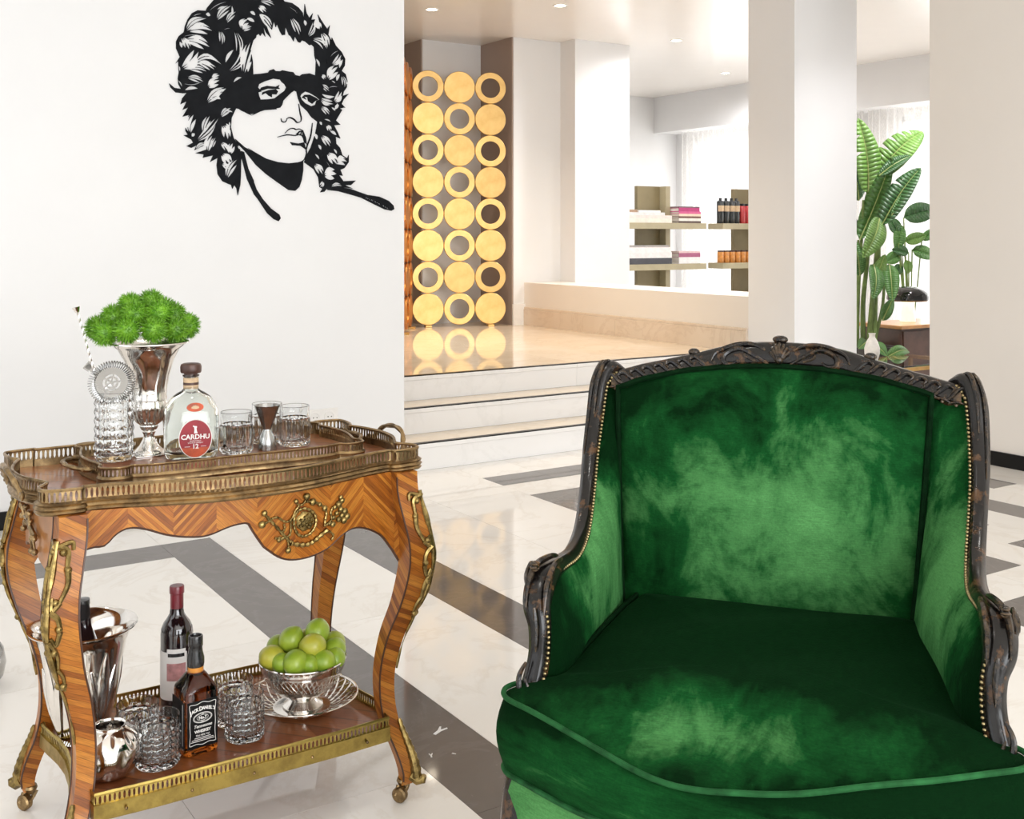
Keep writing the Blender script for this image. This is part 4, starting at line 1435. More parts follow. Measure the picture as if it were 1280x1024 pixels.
for s in (-1, 1):
    pts, rad = dense(ARM, ARM_R, 6)
    pts = mirror(pts, s)
    # moulded section: a rounded body with two grooves
    mb = MB()
    rings = []
    for i, p in enumerate(pts):
        a, b = pts[max(i - 1, 0)], pts[min(i + 1, len(pts) - 1)]
        t = (b - a).normalized()
        side = Vector((s, 0, 0))
        side = (side - t * side.dot(t)).normalized()
        fw = t.cross(side)
        r_ = rad[i]
        ring = []
        for q in range(20):
            ang = 2 * PI * q / 20
            g_ = 1 - .10 * (1 if q in (2, 18, 8, 12, 5, 15) else 0)
            ring.append(p + side * (r_ * 1.05 * math.cos(ang) * g_) + fw * (r_ * .95 * math.sin(ang) * g_))
        rings.append(ring)
    fr = mb.loft(rings).build('arm_frame', MAT['carved_wood'], chair, smooth=55)
    # carved shoulder: overlapping leaves
    cv = MB()
    for q in range(7):
        a = (q - 3) * .42
        st_ = []
        for k in range(5):
            i = 6 + k * 6
            p = pts[min(i, len(pts) - 1)]
            t = (pts[i + 1] - pts[i - 1]).normalized()
            side = Vector((s, 0, 0))
            side = (side - t * side.dot(t)).normalized()
            fw = t.cross(side)
            ang = a + k * .10 * (1 if q % 2 else -1)
            st_.append(p + (side * math.cos(ang) - fw * math.sin(ang) * (1 if s > 0 else -1)) * (rad[i] * 1.03))
        leaf_relief(cv, st_[:5 - abs(q - 3) // 2], .0052)
    cv.build('shoulder_carving', MAT['carved_wood'], fr)
    # knuckle: scroll and rosette
    kn = MB()
    kp = Vector((s * .386, -.03, .664))
    for q, (off, rr) in enumerate(((.0, .026), (.008, .019), (.014, .012))):
        kn.tube(curl((kp.x + s * (.020 + off * .4), kp.y, kp.z), rr, .6, 6.2, 20, .35, ((0, 1, 0), (0, 0, 1))), .0042, 7)
    for q in range(6):
        a = q * PI / 3
        kn.sphere((kp.x + s * .006, kp.y - .018 + .010 * math.cos(a), kp.z + .026 + .006 * math.sin(a)), .006, 8, 6, (1.2, .9, .6))
    leaf_relief(kn, [(s * .372, .03, .690), (s * .378, .0, .696), (s * .392, -.04, .690), (s * .398, -.07, .665), (s * .395, -.095, .63)], .0065)
    leaf_relief(kn, [(s * .36, .02, .688), (s * .36, -.03, .690), (s * .362, -.075, .665), (s * .36, -.10, .62)], .006)
    leaf_relief(kn, [(s * .376, -.105, .635), (s * .372, -.108, .60), (s * .371, -.113, .56)], .005)
    kn.build('knuckle_carving', MAT['carved_wood'], fr)
    # leaf at the foot of the arm post
    lf = MB()
    leaf_relief(lf, [(s * .385, -.125, .545), (s * .395, -.135, .52), (s * .388, -.142, .485), (s * .378, -.137, .50), (s * .384, -.135, .52)], .0055)
    lf.build('post_carving', MAT['carved_wood'], fr)
    # front leg
    lp, lr = dense([(.375, -.135, .40), (.385, -.15, .30), (.388, -.155, .22), (.378, -.14, .12), (.37, -.13, .05), (.372, -.137, .012)], [.034, .036, .032, .021, .017, .022], 6)
    MB().tube(mirror(lp, s), lr, 14).build('front_leg', MAT['carved_wood'], chair)
    lp, lr = dense([(.31, .49, .97), (.32, .475, .75), (.315, .44, .50), (.31, .42, .30), (.31, .45, .12), (.31, .49, .0)], [.018, .021, .023, .025, .021, .017], 6)
    MB().tube(mirror(lp, s), lr, 12).build('back_post', MAT['carved_wood'], chair)

# --- crest rail
CR = [(-.372, .985), (-.30, 1.003), (-.185, 1.028), (-.12, 1.046), (-.06, 1.056), (0, 1.058), (.06, 1.056), (.12, 1.048), (.185, 1.030), (.30, 1.000), (.372, .985)]
PT = [(-.34, .955), (-.30, .972), (-.2, .995), (-.1, 1.006), (0, 1.010), (.1, 1.006), (.2, .993), (.30, .968), (.34, .95)]


def back_v(u, z):
    """front surface plane of the back, reclining and curved in plan"""
    return .352 + (z - .50) * .19 + .02 * (1 - (u / .33) ** 2)


rings = []
for i in range(61):
    u = lerp(-.362, .362, i / 60)
    zt, zb = sinterp(CR, u), interp(PT, u) - .012
    v0 = back_v(u, zb) + .012
    rings.append([(u, v0 + .006, zb), (u, v0 - .006, zb + .35 * (zt - zb)), (u, v0 + .002, zt - .012), (u, v0 + .014, zt), (u, v0 + .034, zt), (u, v0 + .046, zt - .012), (u, v0 + .048, zb)])
crest = MB().loft(rings).build('crest_rail', MAT['carved_wood'], chair, smooth=50)


def on_crest(u, h, lift=.004):
    zt, zb = sinterp(CR, u), interp(PT, u) - .012
    v0 = back_v(u, zb) + .012
    z = zb + (zt - zb) * h
    f = -.006 if h < .4 else lerp(-.006, .012, (h - .4) / .6)
    return (u, v0 + f - lift, z)


cv = MB()
for s in (-1, 1):
    # large C scrolls either side of the shell, then running leaves to the shoulders
    leaf_relief(cv, [on_crest(s * .022, .25), on_crest(s * .05, .55), on_crest(s * .085, .85), on_crest(s * .115, .72), on_crest(s * .118, .42), on_crest(s * .10, .30), on_crest(s * .088, .45)], .0058)
    leaf_relief(cv, [on_crest(s * .03, .75), on_crest(s * .06, .98), on_crest(s * .10, 1.0), on_crest(s * .135, .85), on_crest(s * .145, .55)], .0052)
    leaf_relief(cv, [on_crest(s * .02, .15), on_crest(s * .06, .22), on_crest(s * .10, .15), on_crest(s * .15, .30), on_crest(s * .175, .65)], .005)
    leaf_relief(cv, [on_crest(s * .05, .40), on_crest(s * .07, .55), on_crest(s * .075, .70)], .004)
    u = .15
    k = 0
    while u < .345:
        leaf_relief(cv, [on_crest(s * u, .15 + .1 * (k % 2)), on_crest(s * (u + .012), .5), on_crest(s * (u + .030), .85), on_crest(s * (u + .042), .80), on_crest(s * (u + .036), .6)], .0042)
        leaf_relief(cv, [on_crest(s * (u + .005), .2), on_crest(s * (u + .022), .30), on_crest(s * (u + .036), .25)], .0034)
        cv.sphere(on_crest(s * (u + .02), .18), .0036, 7, 5)
        u += .026
        k += 1
    cv.sphere(on_crest(s * .187, 1.08, -.014), .011, 10, 8, (1.2, 1, .8))
for q in range(7):
    a = (q - 3) * .36
    leaf_relief(cv, [on_crest(0, .35, .010), (math.sin(a) * .018, on_crest(0, .8, .012)[1], on_crest(0, .35)[2] + .026 * math.cos(a) + .004), (math.sin(a) * .026, on_crest(0, 1.0, .004)[1], on_crest(0, .35)[2] + .040 * math.cos(a))], .0048)
cv.sphere(on_crest(0, .42, .010), .009, 10, 8)
cv.sphere(on_crest(0, 1.1, -.010), .012, 12, 8, (1.4, 1, .75))
cv.build('crest_carving', MAT['carved_wood'], crest)

# --- back pad
nu, nz = 34, 30


def pad_pt(a, b, front=True):
    """a, b in 0..1 over the back pad"""
    w = lerp(.286, .326, b ** .8)
    u = lerp(-w, w, a) - .020 - .006 * (1 - b)
    zt = interp(PT, u)
    z = lerp(.47, zt, b)
    e = max(0, min(a, 1 - a)) * 2
    f = max(0, min(b, 1 - b)) * 2
    bulge = .055 * (1 - (1 - min(1, e * 1.5)) ** 2.2) * (1 - (1 - min(1, f * 1.8)) ** 2.2)
    wr = .004 * math.sin(u * 31 + z * 22) * math.exp(-((u - .26) / .1) ** 2 - ((z - .64) / .12) ** 2) if front else 0
    return Vector((u, back_v(u, z) - (bulge + wr if front else -.03), z))


fr_ = [[pad_pt(i / nu, j / nz) for i in range(nu + 1)] for j in range(nz + 1)]
mb = MB()
v_, f_ = [], []
for row in fr_:
    v_ += row
for j in range(nz):
    for i in range(nu):
        q = j * (nu + 1) + i
        f_.append((q, q + 1, q + nu + 2, q + nu + 1))
nf = len(v_)
rim = [(0, i) for i in range(nu + 1)] + [(j, nu) for j in range(1, nz + 1)] + [(nz, i) for i in range(nu - 1, -1, -1)] + [(j, 0) for j in range(nz - 1, 0, -1)]
bk = [fr_[j][i] + Vector((0, .045, 0)) for j, i in rim]
v_ += bk
m_ = len(rim)
for q in range(m_):
    j0, i0 = rim[q]
    j1, i1 = rim[(q + 1) % m_]
    f_.append((j0 * (nu + 1) + i0, nf + q, nf + (q + 1) % m_, j1 * (nu + 1) + i1))
f_.append(tuple(nf + q for q in range(m_)))
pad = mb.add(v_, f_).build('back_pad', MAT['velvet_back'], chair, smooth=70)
path = [fr_[j][i] + Vector((0, -.002, 0)) for j, i in rim]
MB().tube(path + [path[0]], .0062, 8, cap=False).build('back_piping', MAT['velvet_cord'], pad)
# outside back panel
mb = MB()
rings = []
for j in range(13):
    z = lerp(.30, .985, j / 12)
    rings.append([(u, back_v(u, z) + .062 + .012 * math.cos(u * 4), z if j < 12 else interp(PT, u) + .0) for u in [lerp(-.31, .31, i / 20) for i in range(21)]])
mb.loft(rings, closed=False)
rings2 = [[(x, y + .012, z) for x, y, z in r_] for r_ in rings]
mb.loft(rings2, closed=False)
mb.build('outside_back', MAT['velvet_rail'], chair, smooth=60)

# --- upholstered wings, padded both sides
for s in (-1, 1):
    outer_path = catmull([(p[0] * s, p[1], p[2]) for p in ARM[1:16]], 6)
    No = 44
    idx = [lerp(0, len(outer_path) - 1, i / No) for i in range(No + 1)]
    Po, Pi = [], []
    bt = 0.56
    for i, q in enumerate(idx):
        p = outer_path[int(q)].lerp(outer_path[min(int(q) + 1, len(outer_path) - 1)], q % 1)
        Po.append(Vector((p.x - s * .014, p.y + .004, p.z - (.010 if i < 6 else 0))))
        t = i / No
        if t < bt:
            b = 1 - t / bt
            e = pad_pt(1.0 if s > 0 else 0.0, b)
            Pi.append(Vector((e.x, e.y + .012, e.z)))
        else:
            k = (t - bt) / (1 - bt)
            e0 = pad_pt(1.0 if s > 0 else 0.0, 0)
            Pi.append(Vector((lerp(e0.x, s * .366, k), lerp(e0.y + .012, -.105, k), lerp(.47, .425, k))))
    ns = 12
    rows_in, rows_out = [], []
    for a, b in zip(Po, Pi):
        rows_in.append([a.lerp(b, k / ns) + Vector((-s * .020 * math.sin(PI * (k / ns) ** .8), 0, 0)) for k in range(ns + 1)])
        rows_out.append([Vector((lerp(a.x, b.x, k / ns) + s * (.030 * math.sin(PI * min(1, k / ns * 1.2 + .05)) + .03 * k / ns), lerp(a.y, b.y, k / ns), lerp(a.z, b.z, k / ns))) for k in range(ns + 1)])
    mb = MB().loft([ri + ro[::-1] for ri, ro in zip(rows_in, rows_out)], True, True)
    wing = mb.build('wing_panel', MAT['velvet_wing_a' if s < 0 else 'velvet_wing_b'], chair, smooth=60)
    # close nailing along the frame
    nl = MB()
    path = [(p.x, p.y, p.z) for p in Po]
    dist, acc = 0, []
    for a, b in zip(Po, Po[1:]):
        L = (b - a).length
        while dist < L:
            acc.append(a.lerp(b, dist / L))
            dist += .0088
        dist -= L
    for p in acc:
        nl.sphere((p.x - s * .004, p.y - .012, p.z + .001), .0037, 8, 5)
    tag(nl.build('nailhead_trim', MAT['nail_brass'], wing), 'row of brass nailheads', kind='stuff')

# --- seat cushion (T shaped, bowed front)
half_c = [(0, .372), (.25, .366), (.285, .33), (.31, .20), (.335, .02), (.350, -.060), (.378, -.098), (.404, -.118), (.414, -.145), (.400, -.176), (.355, -.205), (.256, -.262), (.146, -.302), (.06, -.322), (0, -.326)]
oc = smooth2(half_c + [(-x, y) for x, y in half_c[-2:0:-1]], 5)
nO = len(oc)
C0 = (0.0, .03)


def edge_z(u, v):
    sag = .034 * math.exp(-((u + .10) / .13) ** 2) + .014 * math.exp(-((u - .08) / .10) ** 2)
    fr_w = max(0, min(1, (-v - .10) / .15))
    return .503 - sag * fr_w + .075 * max(0, v)


def top_z(u, v, s_):
    z = edge_z(u, v) * 1.0
    dome = .030 * (1 - s_ ** 2.6)
    wr = .006 * math.sin(u * 30 + 9 * v) * math.exp(-((v + .16) / .10) ** 2) * (1 - s_ ** 6) + .004 * math.sin(u * 14 - v * 25) * (1 - s_ ** 4)
    return z + dome + wr


rings = []
for k in range(1, 19):
    s_ = (k / 18) ** .8
    ring = []
    for (x, y) in oc:
        u, v = C0[0] + (x - C0[0]) * s_, C0[1] + (y - C0[1]) * s_
        ring.append((u, v, top_z(u, v, s_) - (.006 if k == 18 else 0)))
    rings.append(ring)
cush = MB().loft([[(C0[0] + (x - C0[0]) * .004, C0[1] + (y - C0[1]) * .004, top_z(0, .03, 0)) for x, y in oc]] + rings)


def out_n(i):
    a, b = oc[(i - 1) % nO], oc[(i + 1) % nO]
    t = Vector((b[0] - a[0], b[1] - a[1])).normalized()
    n_ = Vector((t.y, -t.x))
    if n_.dot(Vector((oc[i][0] - C0[0], oc[i][1] - C0[1]))) < 0:
        n_ = -n_
    return n_


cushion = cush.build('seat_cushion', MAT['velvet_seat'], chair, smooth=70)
box = []
for k in range(9):
    t = k / 8
    ring = []
    for i, (x, y) in enumerate(oc):
        n_ = out_n(i) * (.016 * math.sin(PI * t) + .001)
        zt = edge_z(x, y) - .006
        ring.append((x + n_.x, y + n_.y, lerp(zt, .372, t)))
    box.append(ring)
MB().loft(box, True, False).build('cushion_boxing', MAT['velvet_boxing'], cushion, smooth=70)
for zf in (0, 1):
    pth = [(x + out_n(i).x * .004, y + out_n(i).y * .004, (edge_z(x, y) - .002) if zf == 0 else .374) for i, (x, y) in enumerate(oc)]
    fr_i = [i for i in range(nO) if oc[i][1] < -.085]
    bk_i = [i for i in range(fr_i[-1], nO)] + [i for i in range(0, fr_i[0] + 1)]
    MB().tube([pth[i] for i in fr_i], .0047, 8).build('front_piping', MAT['velvet_cord_light'], cushion)
    MB().tube([pth[i] for i in bk_i], .0047, 8).build('side_piping', MAT['velvet_cord'], cushion)  # same cord in a darker colour, painting in the shade of the side fold

# --- upholstered seat rail, carved wood rail
def rail_ring(sc, z):
    return [(x * sc, C0[1] + (y - C0[1]) * sc, z) for x, y in oc]


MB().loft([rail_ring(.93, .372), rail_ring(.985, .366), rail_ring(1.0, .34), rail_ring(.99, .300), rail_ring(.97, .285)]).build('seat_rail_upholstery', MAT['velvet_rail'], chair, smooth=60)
MB().loft([rail_ring(.95, .288), rail_ring(.985, .284), rail_ring(.99, .265), rail_ring(.965, .250), rail_ring(.955, .215), rail_ring(.90, .212)]).build('seat_rail', MAT['carved_wood'], chair, smooth=50)
nl = MB()
for i in range(0, nO):
    x, y = oc[i]
    if y < .0:
        nl.sphere((x * .992, C0[1] + (y - C0[1]) * .992, .290), .0045, 8, 5)
tag(nl.build('rail_nailheads', MAT['nail_brass'], chair), 'brass nailheads along the seat rail', kind='stuff')
# ================================================================== WALL PORTRAIT (millimetres on the wall)
ART_B = [('hair',[(-251,485),(-283,444),(-291,427),(-331,425),(-357,409),(-378,376),(-391,343),(-396,314),(-420,293),(-433,266),(-433,234),(-422,209),(-415,194),(-435,161),(-422,173),(-422,152),(-420,121),(-425,89),(-422,63),(-409,41),(-441,44),(-465,63),(-459,45),(-435,23),(-399,21),(-383,24),(-404,-3),(-412,-32),(-383,-17),(-402,-58),(-376,-46),(-402,-91),(-372,-81),(-388,-124),(-388,-158),(-377,-175),(-397,-179),(-360,-198),(-352,-212),(-383,-230),(-360,-238),(-334,-224),(-346,-248),(-312,-233),(-292,-215),(-289,-243),(-340,-262),(-300,-267),(-304,-283),(-255,-270),(-269,-302),(-232,-281),(-237,-315),(-232,-360),(-208,-394),(-176,-407),(-165,-410),(-159,-430),(-149,-410),(-138,-427),(-132,-461),(-119,-409),(-116,-357),(-115,-288),(-109,-270),(-129,-213),(-153,-180),(-166,-129),(-163,-83),(-144,-42),(-53,134),(-56,204),(-63,242),(-67,260),(-53,307),(-39,322),(-37,333),(-25,343),(-17,333),(-6,350),(9,332),(-3,386),(14,352),(39,328),(17,380),(11,406),(43,370),(54,413),(63,384),(70,400),(86,365),(97,348),(112,351),(114,395),(132,353),(141,348),(158,323),(164,350),(181,322),(193,319),(202,332),(220,328),(243,311),(255,315),(267,305),(270,260),(278,233),(276,188),(274,155),(267,42),(233,-26),(253,-54),(286,-76),(275,-137),(249,-211),(233,-239),(227,-257),(214,-285),(266,-320),(291,-361),(298,-410),(314,-418),(301,-437),(324,-433),(337,-418),(403,-407),(483,-413),(440,-397),(473,-395),(500,-371),(430,-376),(406,-346),(426,-348),(413,-318),(436,-308),(460,-276),(460,-239),(451,-257),(424,-241),(411,-204),(390,-184),(387,-147),(413,-156),(398,-125),(378,-90),(413,-84),(388,-64),(423,-7),(411,-1),(440,7),(404,23),(440,5),(420,24),(432,48),(460,79),(426,66),(432,88),(449,112),(452,146),(443,179),(420,195),(438,224),(440,258),(420,292),(388,322),(366,362),(363,345),(346,374),(354,424),(340,403),(316,433),(288,472),(298,436),(300,411),(291,398),(280,404),(262,416),(273,446),(253,442),(261,476),(242,450),(227,473),(217,518),(211,438),(207,471),(184,496),(149,515),(109,518),(103,526),(86,562),(6,574),(-103,566),(-191,529)]),('mask',[(-191,-37),(-224,20),(-169,82),(-103,125),(-51,140),(-17,145),(23,154),(31,166),(51,174),(63,165),(86,166),(97,172),(132,168),(155,167),(167,153),(190,150),(202,160),(243,168),(273,160),(297,145),(321,102),(306,45),(297,-12),(293,-21),(288,-73),(253,-54),(230,-25),(195,4),(181,37),(173,70),(161,74),(144,62),(120,38),(103,20),(97,-2),(86,-17),(66,-22),(69,-26),(44,-29),(7,-34),(-18,-43),(-42,-56),(-60,-64),(-72,-58),(-49,-56),(-61,-64),(-79,-58),(-97,-50),(-115,-43),(-126,-36),(-147,-33)]),('neck_shadow',[(-144,-185),(-97,-223),(-49,-245),(-79,-227),(-42,-247),(13,-275),(75,-290),(131,-294),(182,-287),(209,-278),(209,-327),(201,-376),(188,-412),(166,-432),(131,-429),(81,-397),(13,-352),(-42,-306),(-49,-297),(-97,-241),(-132,-208)]),('collar_line',[(-115,-242),(-100,-247),(-79,-327),(-49,-390),(-54,-383),(-36,-430),(-5,-476),(38,-523),(82,-553),(89,-571),(78,-586),(53,-576),(19,-547),(-30,-477),(-49,-454),(-85,-379),(-109,-287)]),('shoulder_line',[(331,-409),(390,-404),(470,-415),(565,-444),(634,-452),(690,-473),(719,-498),(724,-517),(707,-526),(669,-520),(599,-490),(531,-460),(463,-443),(403,-429),(344,-424)])]
ART_EYES = [(0,'',[(-29,76),(-23,93),(6,109),(51,126),(86,124),(94,113),(109,103),(118,87),(109,69),(86,52),(57,28),(23,21),(-16,17),(-23,34),(-27,52),(-11,57)]),(1,'eye',[(-25,56),(-11,78),(17,88),(63,86),(83,98),(77,84),(86,77),(23,74)]),(1,'eye',[(-6,54),(23,66),(63,75),(75,63),(66,48),(43,48),(43,33),(26,40),(11,52),(-8,40)]),(0,'',[(199,59),(220,74),(243,69),(279,52),(298,38),(282,32),(274,10),(252,1),(220,14),(201,31),(193,48)]),(1,'eye_iris',[(217,57),(243,59),(273,48),(291,37),(274,29),(258,14),(236,26),(232,46),(214,47),(226,33),(202,43)]),(1,'lips',[(169,-147),(188,-128),(208,-124),(224,-161),(228,-194),(214,-183),(209,-165),(201,-152)]),(0,'',[(181,-147),(190,-134),(197,-130),(195,-143)]),(0,'',[(199,-148),(201,-133),(206,-135),(206,-146)]),(1,'lips',[(139,-187),(182,-192),(214,-184),(224,-221),(195,-203),(150,-202)])]
ART_CUTS = [(-275,426,-183,484,2.5,.08),(-235,391,-169,462,19.2,.08),(-188,382,-142,438,15.6,.08),(-161,468,-164,414,9.6,.08),(-352,394,-307,411,2.5,.08),(-291,411,-266,408,14.4,.08),(-384,325,-291,388,24.1,.12),(-370,323,-261,332,31.3,.15),(-261,343,-229,314,1.8,.08),(-402,292,-278,295,2.5,.1),(-383,278,-275,254,34.9,.1),(-404,287,-372,235,24.1,.08),(-416,267,-406,237,12.0,.08),(-401,142,-328,224,39.7,-.1),(-352,162,-212,168,24.1,.25),(-328,176,-248,145,21.7,.1),(-370,140,-287,134,19.2,.1),(-409,70,-303,87,2.5,-.12),(-378,97,-303,84,18.0,.1),(-391,37,-328,50,12.0,.1),(-278,60,-226,95,28.9,.08),(-261,102,-223,121,18.0,.08),(-221,339,-210,272,18.0,.08),(-201,345,-163,355,1.8,.08),(-147,348,-127,217,16.8,.12),(-194,184,-152,252,13.2,.08),(-175,145,-99,292,16.8,-.18),(-156,77,-86,105,24.1,.15),(-283,-13,-188,57,25.3,.08),(-270,6,-130,-2,26.5,.22),(-112,356,-81,407,26.5,.2),(-87,412,-45,400,14.4,.08),(-103,350,-62,375,15.6,.08),(-70,447,-41,434,14.4,.08),(-25,484,3,468,2.5,.08),(-22,442,3,415,13.2,.08),(-103,140,-67,293,26.5,.05),(-81,146,-60,204,12.0,.08),(-420,152,-416,124,6.0,.08),(-425,84,-404,49,5.4,.08),(-235,439,-191,460,6.0,.08),(-336,291,-288,277,4.8,.08),(-191,-10,-142,15,8.4,.1),(-17,507,58,492,16.8,.1),(-27,478,14,454,21.7,.08),(-20,441,41,375,24.1,.08),(116,500,197,444,3.1,.1),(144,441,189,357,22.9,.05),(216,439,221,407,14.4,.08),(236,356,274,437,16.8,-.1),(284,438,297,396,22.9,.08),(260,343,340,294,21.7,.2),(310,383,340,306,26.5,.1),(356,257,403,298,3.1,.1),(368,223,418,279,21.7,-.1),(407,207,429,255,13.2,.08),(330,249,337,215,1.8,.08),(345,146,397,211,36.1,.08),(308,162,334,147,16.8,.08),(391,140,411,178,14.4,.08),(422,172,437,108,18.0,.1),(304,112,353,83,16.8,.08),(347,102,407,108,2.5,.1),(308,68,383,60,13.2,-.12),(304,42,372,22,22.9,-.1),(380,32,420,88,25.3,-.1),(296,11,340,-16,2.5,-.1),(382,-7,407,19,14.4,.08),(278,247,298,204,12.0,.08),(363,139,388,127,6.0,.08),(-369,-165,-349,-81,31.0,.12),(-359,-183,-342,-168,12.9,.08),(-330,-201,-231,-90,19.3,-.06),(-302,-162,-271,-81,21.9,.05),(-215,-79,-165,-34,18.1,.08),(-282,-250,-259,-177,27.1,.1),(-261,-232,-242,-184,15.5,.08),(-233,-133,-219,-163,1.3,.08),(-206,-120,-182,-187,29.7,.08),(-191,-110,-172,-144,12.9,.08),(-215,-206,-180,-245,19.3,.08),(-170,-258,-157,-208,27.1,.08),(-210,-263,-171,-308,33.5,.08),(-186,-375,-138,-290,24.5,.1),(-210,-372,-166,-411,1.3,.08),(-144,-378,-148,-418,1.3,.08),(-147,-183,-128,-197,8.4,.08),(-133,-218,-123,-235,6.4,.08),(-210,-309,-176,-333,16.8,.08),(-339,-246,-288,-216,16.8,.1),(-168,-123,-173,-101,7.7,.08),(-191,-50,-156,-54,6.4,.08),(306,-1,353,-37,19.6,.08),(297,-75,312,-92,11.8,.08),(338,-90,358,-123,19.6,.08),(356,-121,393,-139,13.1,.08),(308,-147,356,-199,24.8,.06),(272,-136,284,-168,14.4,.08),(290,-192,307,-220,11.8,.08),(342,-236,393,-288,32.7,.05),(327,-268,360,-324,3.0,.08),(391,-282,449,-275,32.7,.22),(271,-294,314,-344,26.1,.08),(324,-348,389,-340,45.7,.1),(310,-226,316,-252,1.4,.08),(363,-403,420,-401,15.7,.08),(375,-211,395,-237,9.8,.08),(319,-378,301,-411,15.7,.08),(363,2,387,-15,9.1,.08),(390,16,403,23,5.2,.08),(272,-241,298,-270,9.1,.08),(324,-62,363,-72,6.5,.08)]
ART_STROKES = [(5.9,[(185,9),(192,-33),(199,-63),(195,-82)]),(7.2,[(196,-80),(177,-86),(160,-72),(138,-63),(120,-71)]),(4.6,[(91,-70),(96,-85),(113,-87),(123,-73)]),(5.9,[(72,-165),(106,-155),(128,-151),(169,-152),(190,-145)]),(5.2,[(111,-144),(136,-121),(157,-117),(171,-122),(188,-118),(209,-126)]),(5.2,[(214,-198),(226,-225),(225,-248),(214,-273),(195,-285)]),(6.5,[(259,-84),(250,-148),(231,-200),(224,-233)])]
ART_SIGNATURE = [(557,-458,565,-463,3.9,0),(566,-461,573,-467,3.9,0),(576,-465,583,-472,3.3,0),(586,-469,601,-476,3.3,0),(610,-475,616,-485,4.6,0),(619,-482,627,-488,3.3,0),(628,-486,642,-494,3.3,0),(656,-497,665,-505,4.6,0),(667,-504,676,-510,3.3,0),(677,-509,690,-516,3.3,0)]


def strand(x0, y0, x1, y1, w, b=.08, n=7):
    """leaf-shaped cut from one point to another"""
    dx, dy = x1 - x0, y1 - y0
    L = math.hypot(dx, dy) or 1
    nx, ny = -dy / L, dx / L
    up, dn = [], []
    for i in range(n + 1):
        t = i / n
        c = b * L * math.sin(PI * t)
        h = w * .66 * math.sin(PI * t) ** .85
        up.append((x0 + dx * t + nx * (c + h), y0 + dy * t + ny * (c + h)))
        dn.append((x0 + dx * t + nx * (c - h), y0 + dy * t + ny * (c - h)))
    return up + dn[-2:0:-1]


def stroke_poly(w, pts):
    p = catmull([(a, b, 0) for a, b in pts], 5)
    up, dn = [], []
    for i, q in enumerate(p):
        t = (p[min(i + 1, len(p) - 1)] - p[max(i - 1, 0)]).normalized()
        h = w / 2 * (.35 + .65 * math.sin(PI * i / (len(p) - 1)))
        up.append((q.x - t.y * h, q.y + t.x * h))
        dn.append((q.x + t.y * h, q.y - t.x * h))
    return up + dn[::-1]


def inside(poly, x, y):
    r_ = False
    j = len(poly) - 1
    for i in range(len(poly)):
        xi, yi = poly[i]
        xj, yj = poly[j]
        if (yi > y) != (yj > y) and x < (xj - xi) * (y - yi) / (yj - yi) + xi:
            r_ = not r_
        j = i
    return r_


def build_art():
    layers = [(1, n, p) for n, p in ART_B[:1]]
    for (x0, y0, x1, y1, w, b) in ART_CUTS:
        if w < 15:
            layers.append((0, '', strand(x0, y0, x1, y1, w, b)))
            continue
        # a broad lock is cut as three pointed tongues fanning from one root
        L = math.hypot(x1 - x0, y1 - y0)
        nx, ny = -(y1 - y0) / L, (x1 - x0) / L
        for (off, ln, ww, bb) in ((.50, .96, .42, .07), (0, 1.06, .40, 0), (-.50, .84, .42, -.07)):
            layers.append((0, '', strand(x0 + nx * off * w * .35, y0 + ny * off * w * .35, lerp(x0, x1, ln) + nx * off * w, lerp(y0, y1, ln) + ny * off * w, w * ww, b + bb)))
    layers += [(1, n, p) for n, p in ART_B[1:]]
    layers += [(k, n, p) for k, n, p in ART_EYES]
    layers += [(1, 'face_line', stroke_poly(w, p)) for w, p in ART_STROKES]
    layers += [(0, '', strand(*c)) for c in ART_SIGNATURE]
    # pale cuts that lie on the mask side of the temple stay cut
    vs_, es = [], []
    for _, _, p in layers:
        b = len(vs_)
        vs_ += [Vector(q) for q in p]
        es += [(b + i, b + (i + 1) % len(p)) for i in range(len(p))]
    V, E, F, *_ = delaunay_2d_cdt(vs_, es, [], 0, 0.05)
    boxes = [(min(q[0] for q in p), max(q[0] for q in p), min(q[1] for q in p), max(q[1] for q in p)) for _, _, p in layers]
    parts = {}
    for f in F:
        cx_ = sum(V[i].x for i in f) / len(f)
        cy_ = sum(V[i].y for i in f) / len(f)
        hit = None
        for (k, n, p), (a, b, c, d) in zip(layers, boxes):
            if a <= cx_ <= b and c <= cy_ <= d and inside(p, cx_, cy_):
                hit = n if k else None
        if hit:
            parts.setdefault(hit, []).append(f)
    art = empty('wall_portrait', (1.95, 5.28, 1.95), 0, 'black cut-out portrait of a masked face with wild curly hair on the white wall', 'wall art')
    for n, fs in parts.items():
        used = sorted({i for f in fs for i in f})
        mp = {i: k for k, i in enumerate(used)}
        N = len(used)
        verts = [(V[i].x / 1000, -.007, V[i].y / 1000) for i in used] + [(V[i].x / 1000, .0005, V[i].y / 1000) for i in used]
        faces = [tuple(mp[i] for i in f) for f in fs]
        cnt = {}
        for f in faces:
            for a, b in zip(f, f[1:] + f[:1]):
                cnt[(a, b)] = 1
        sides = [(b, a, a + N, b + N) for (a, b) in cnt if (b, a) not in cnt]
        o = MB().add(verts, faces + [tuple(i + N for i in f[::-1]) for f in faces] + sides).build(n, MAT['cut_black'], art, smooth=False)
    return art


simple('cut_black', (.010, .011, .013), .7, var=.25, scale=18, spec=.1)
build_art()
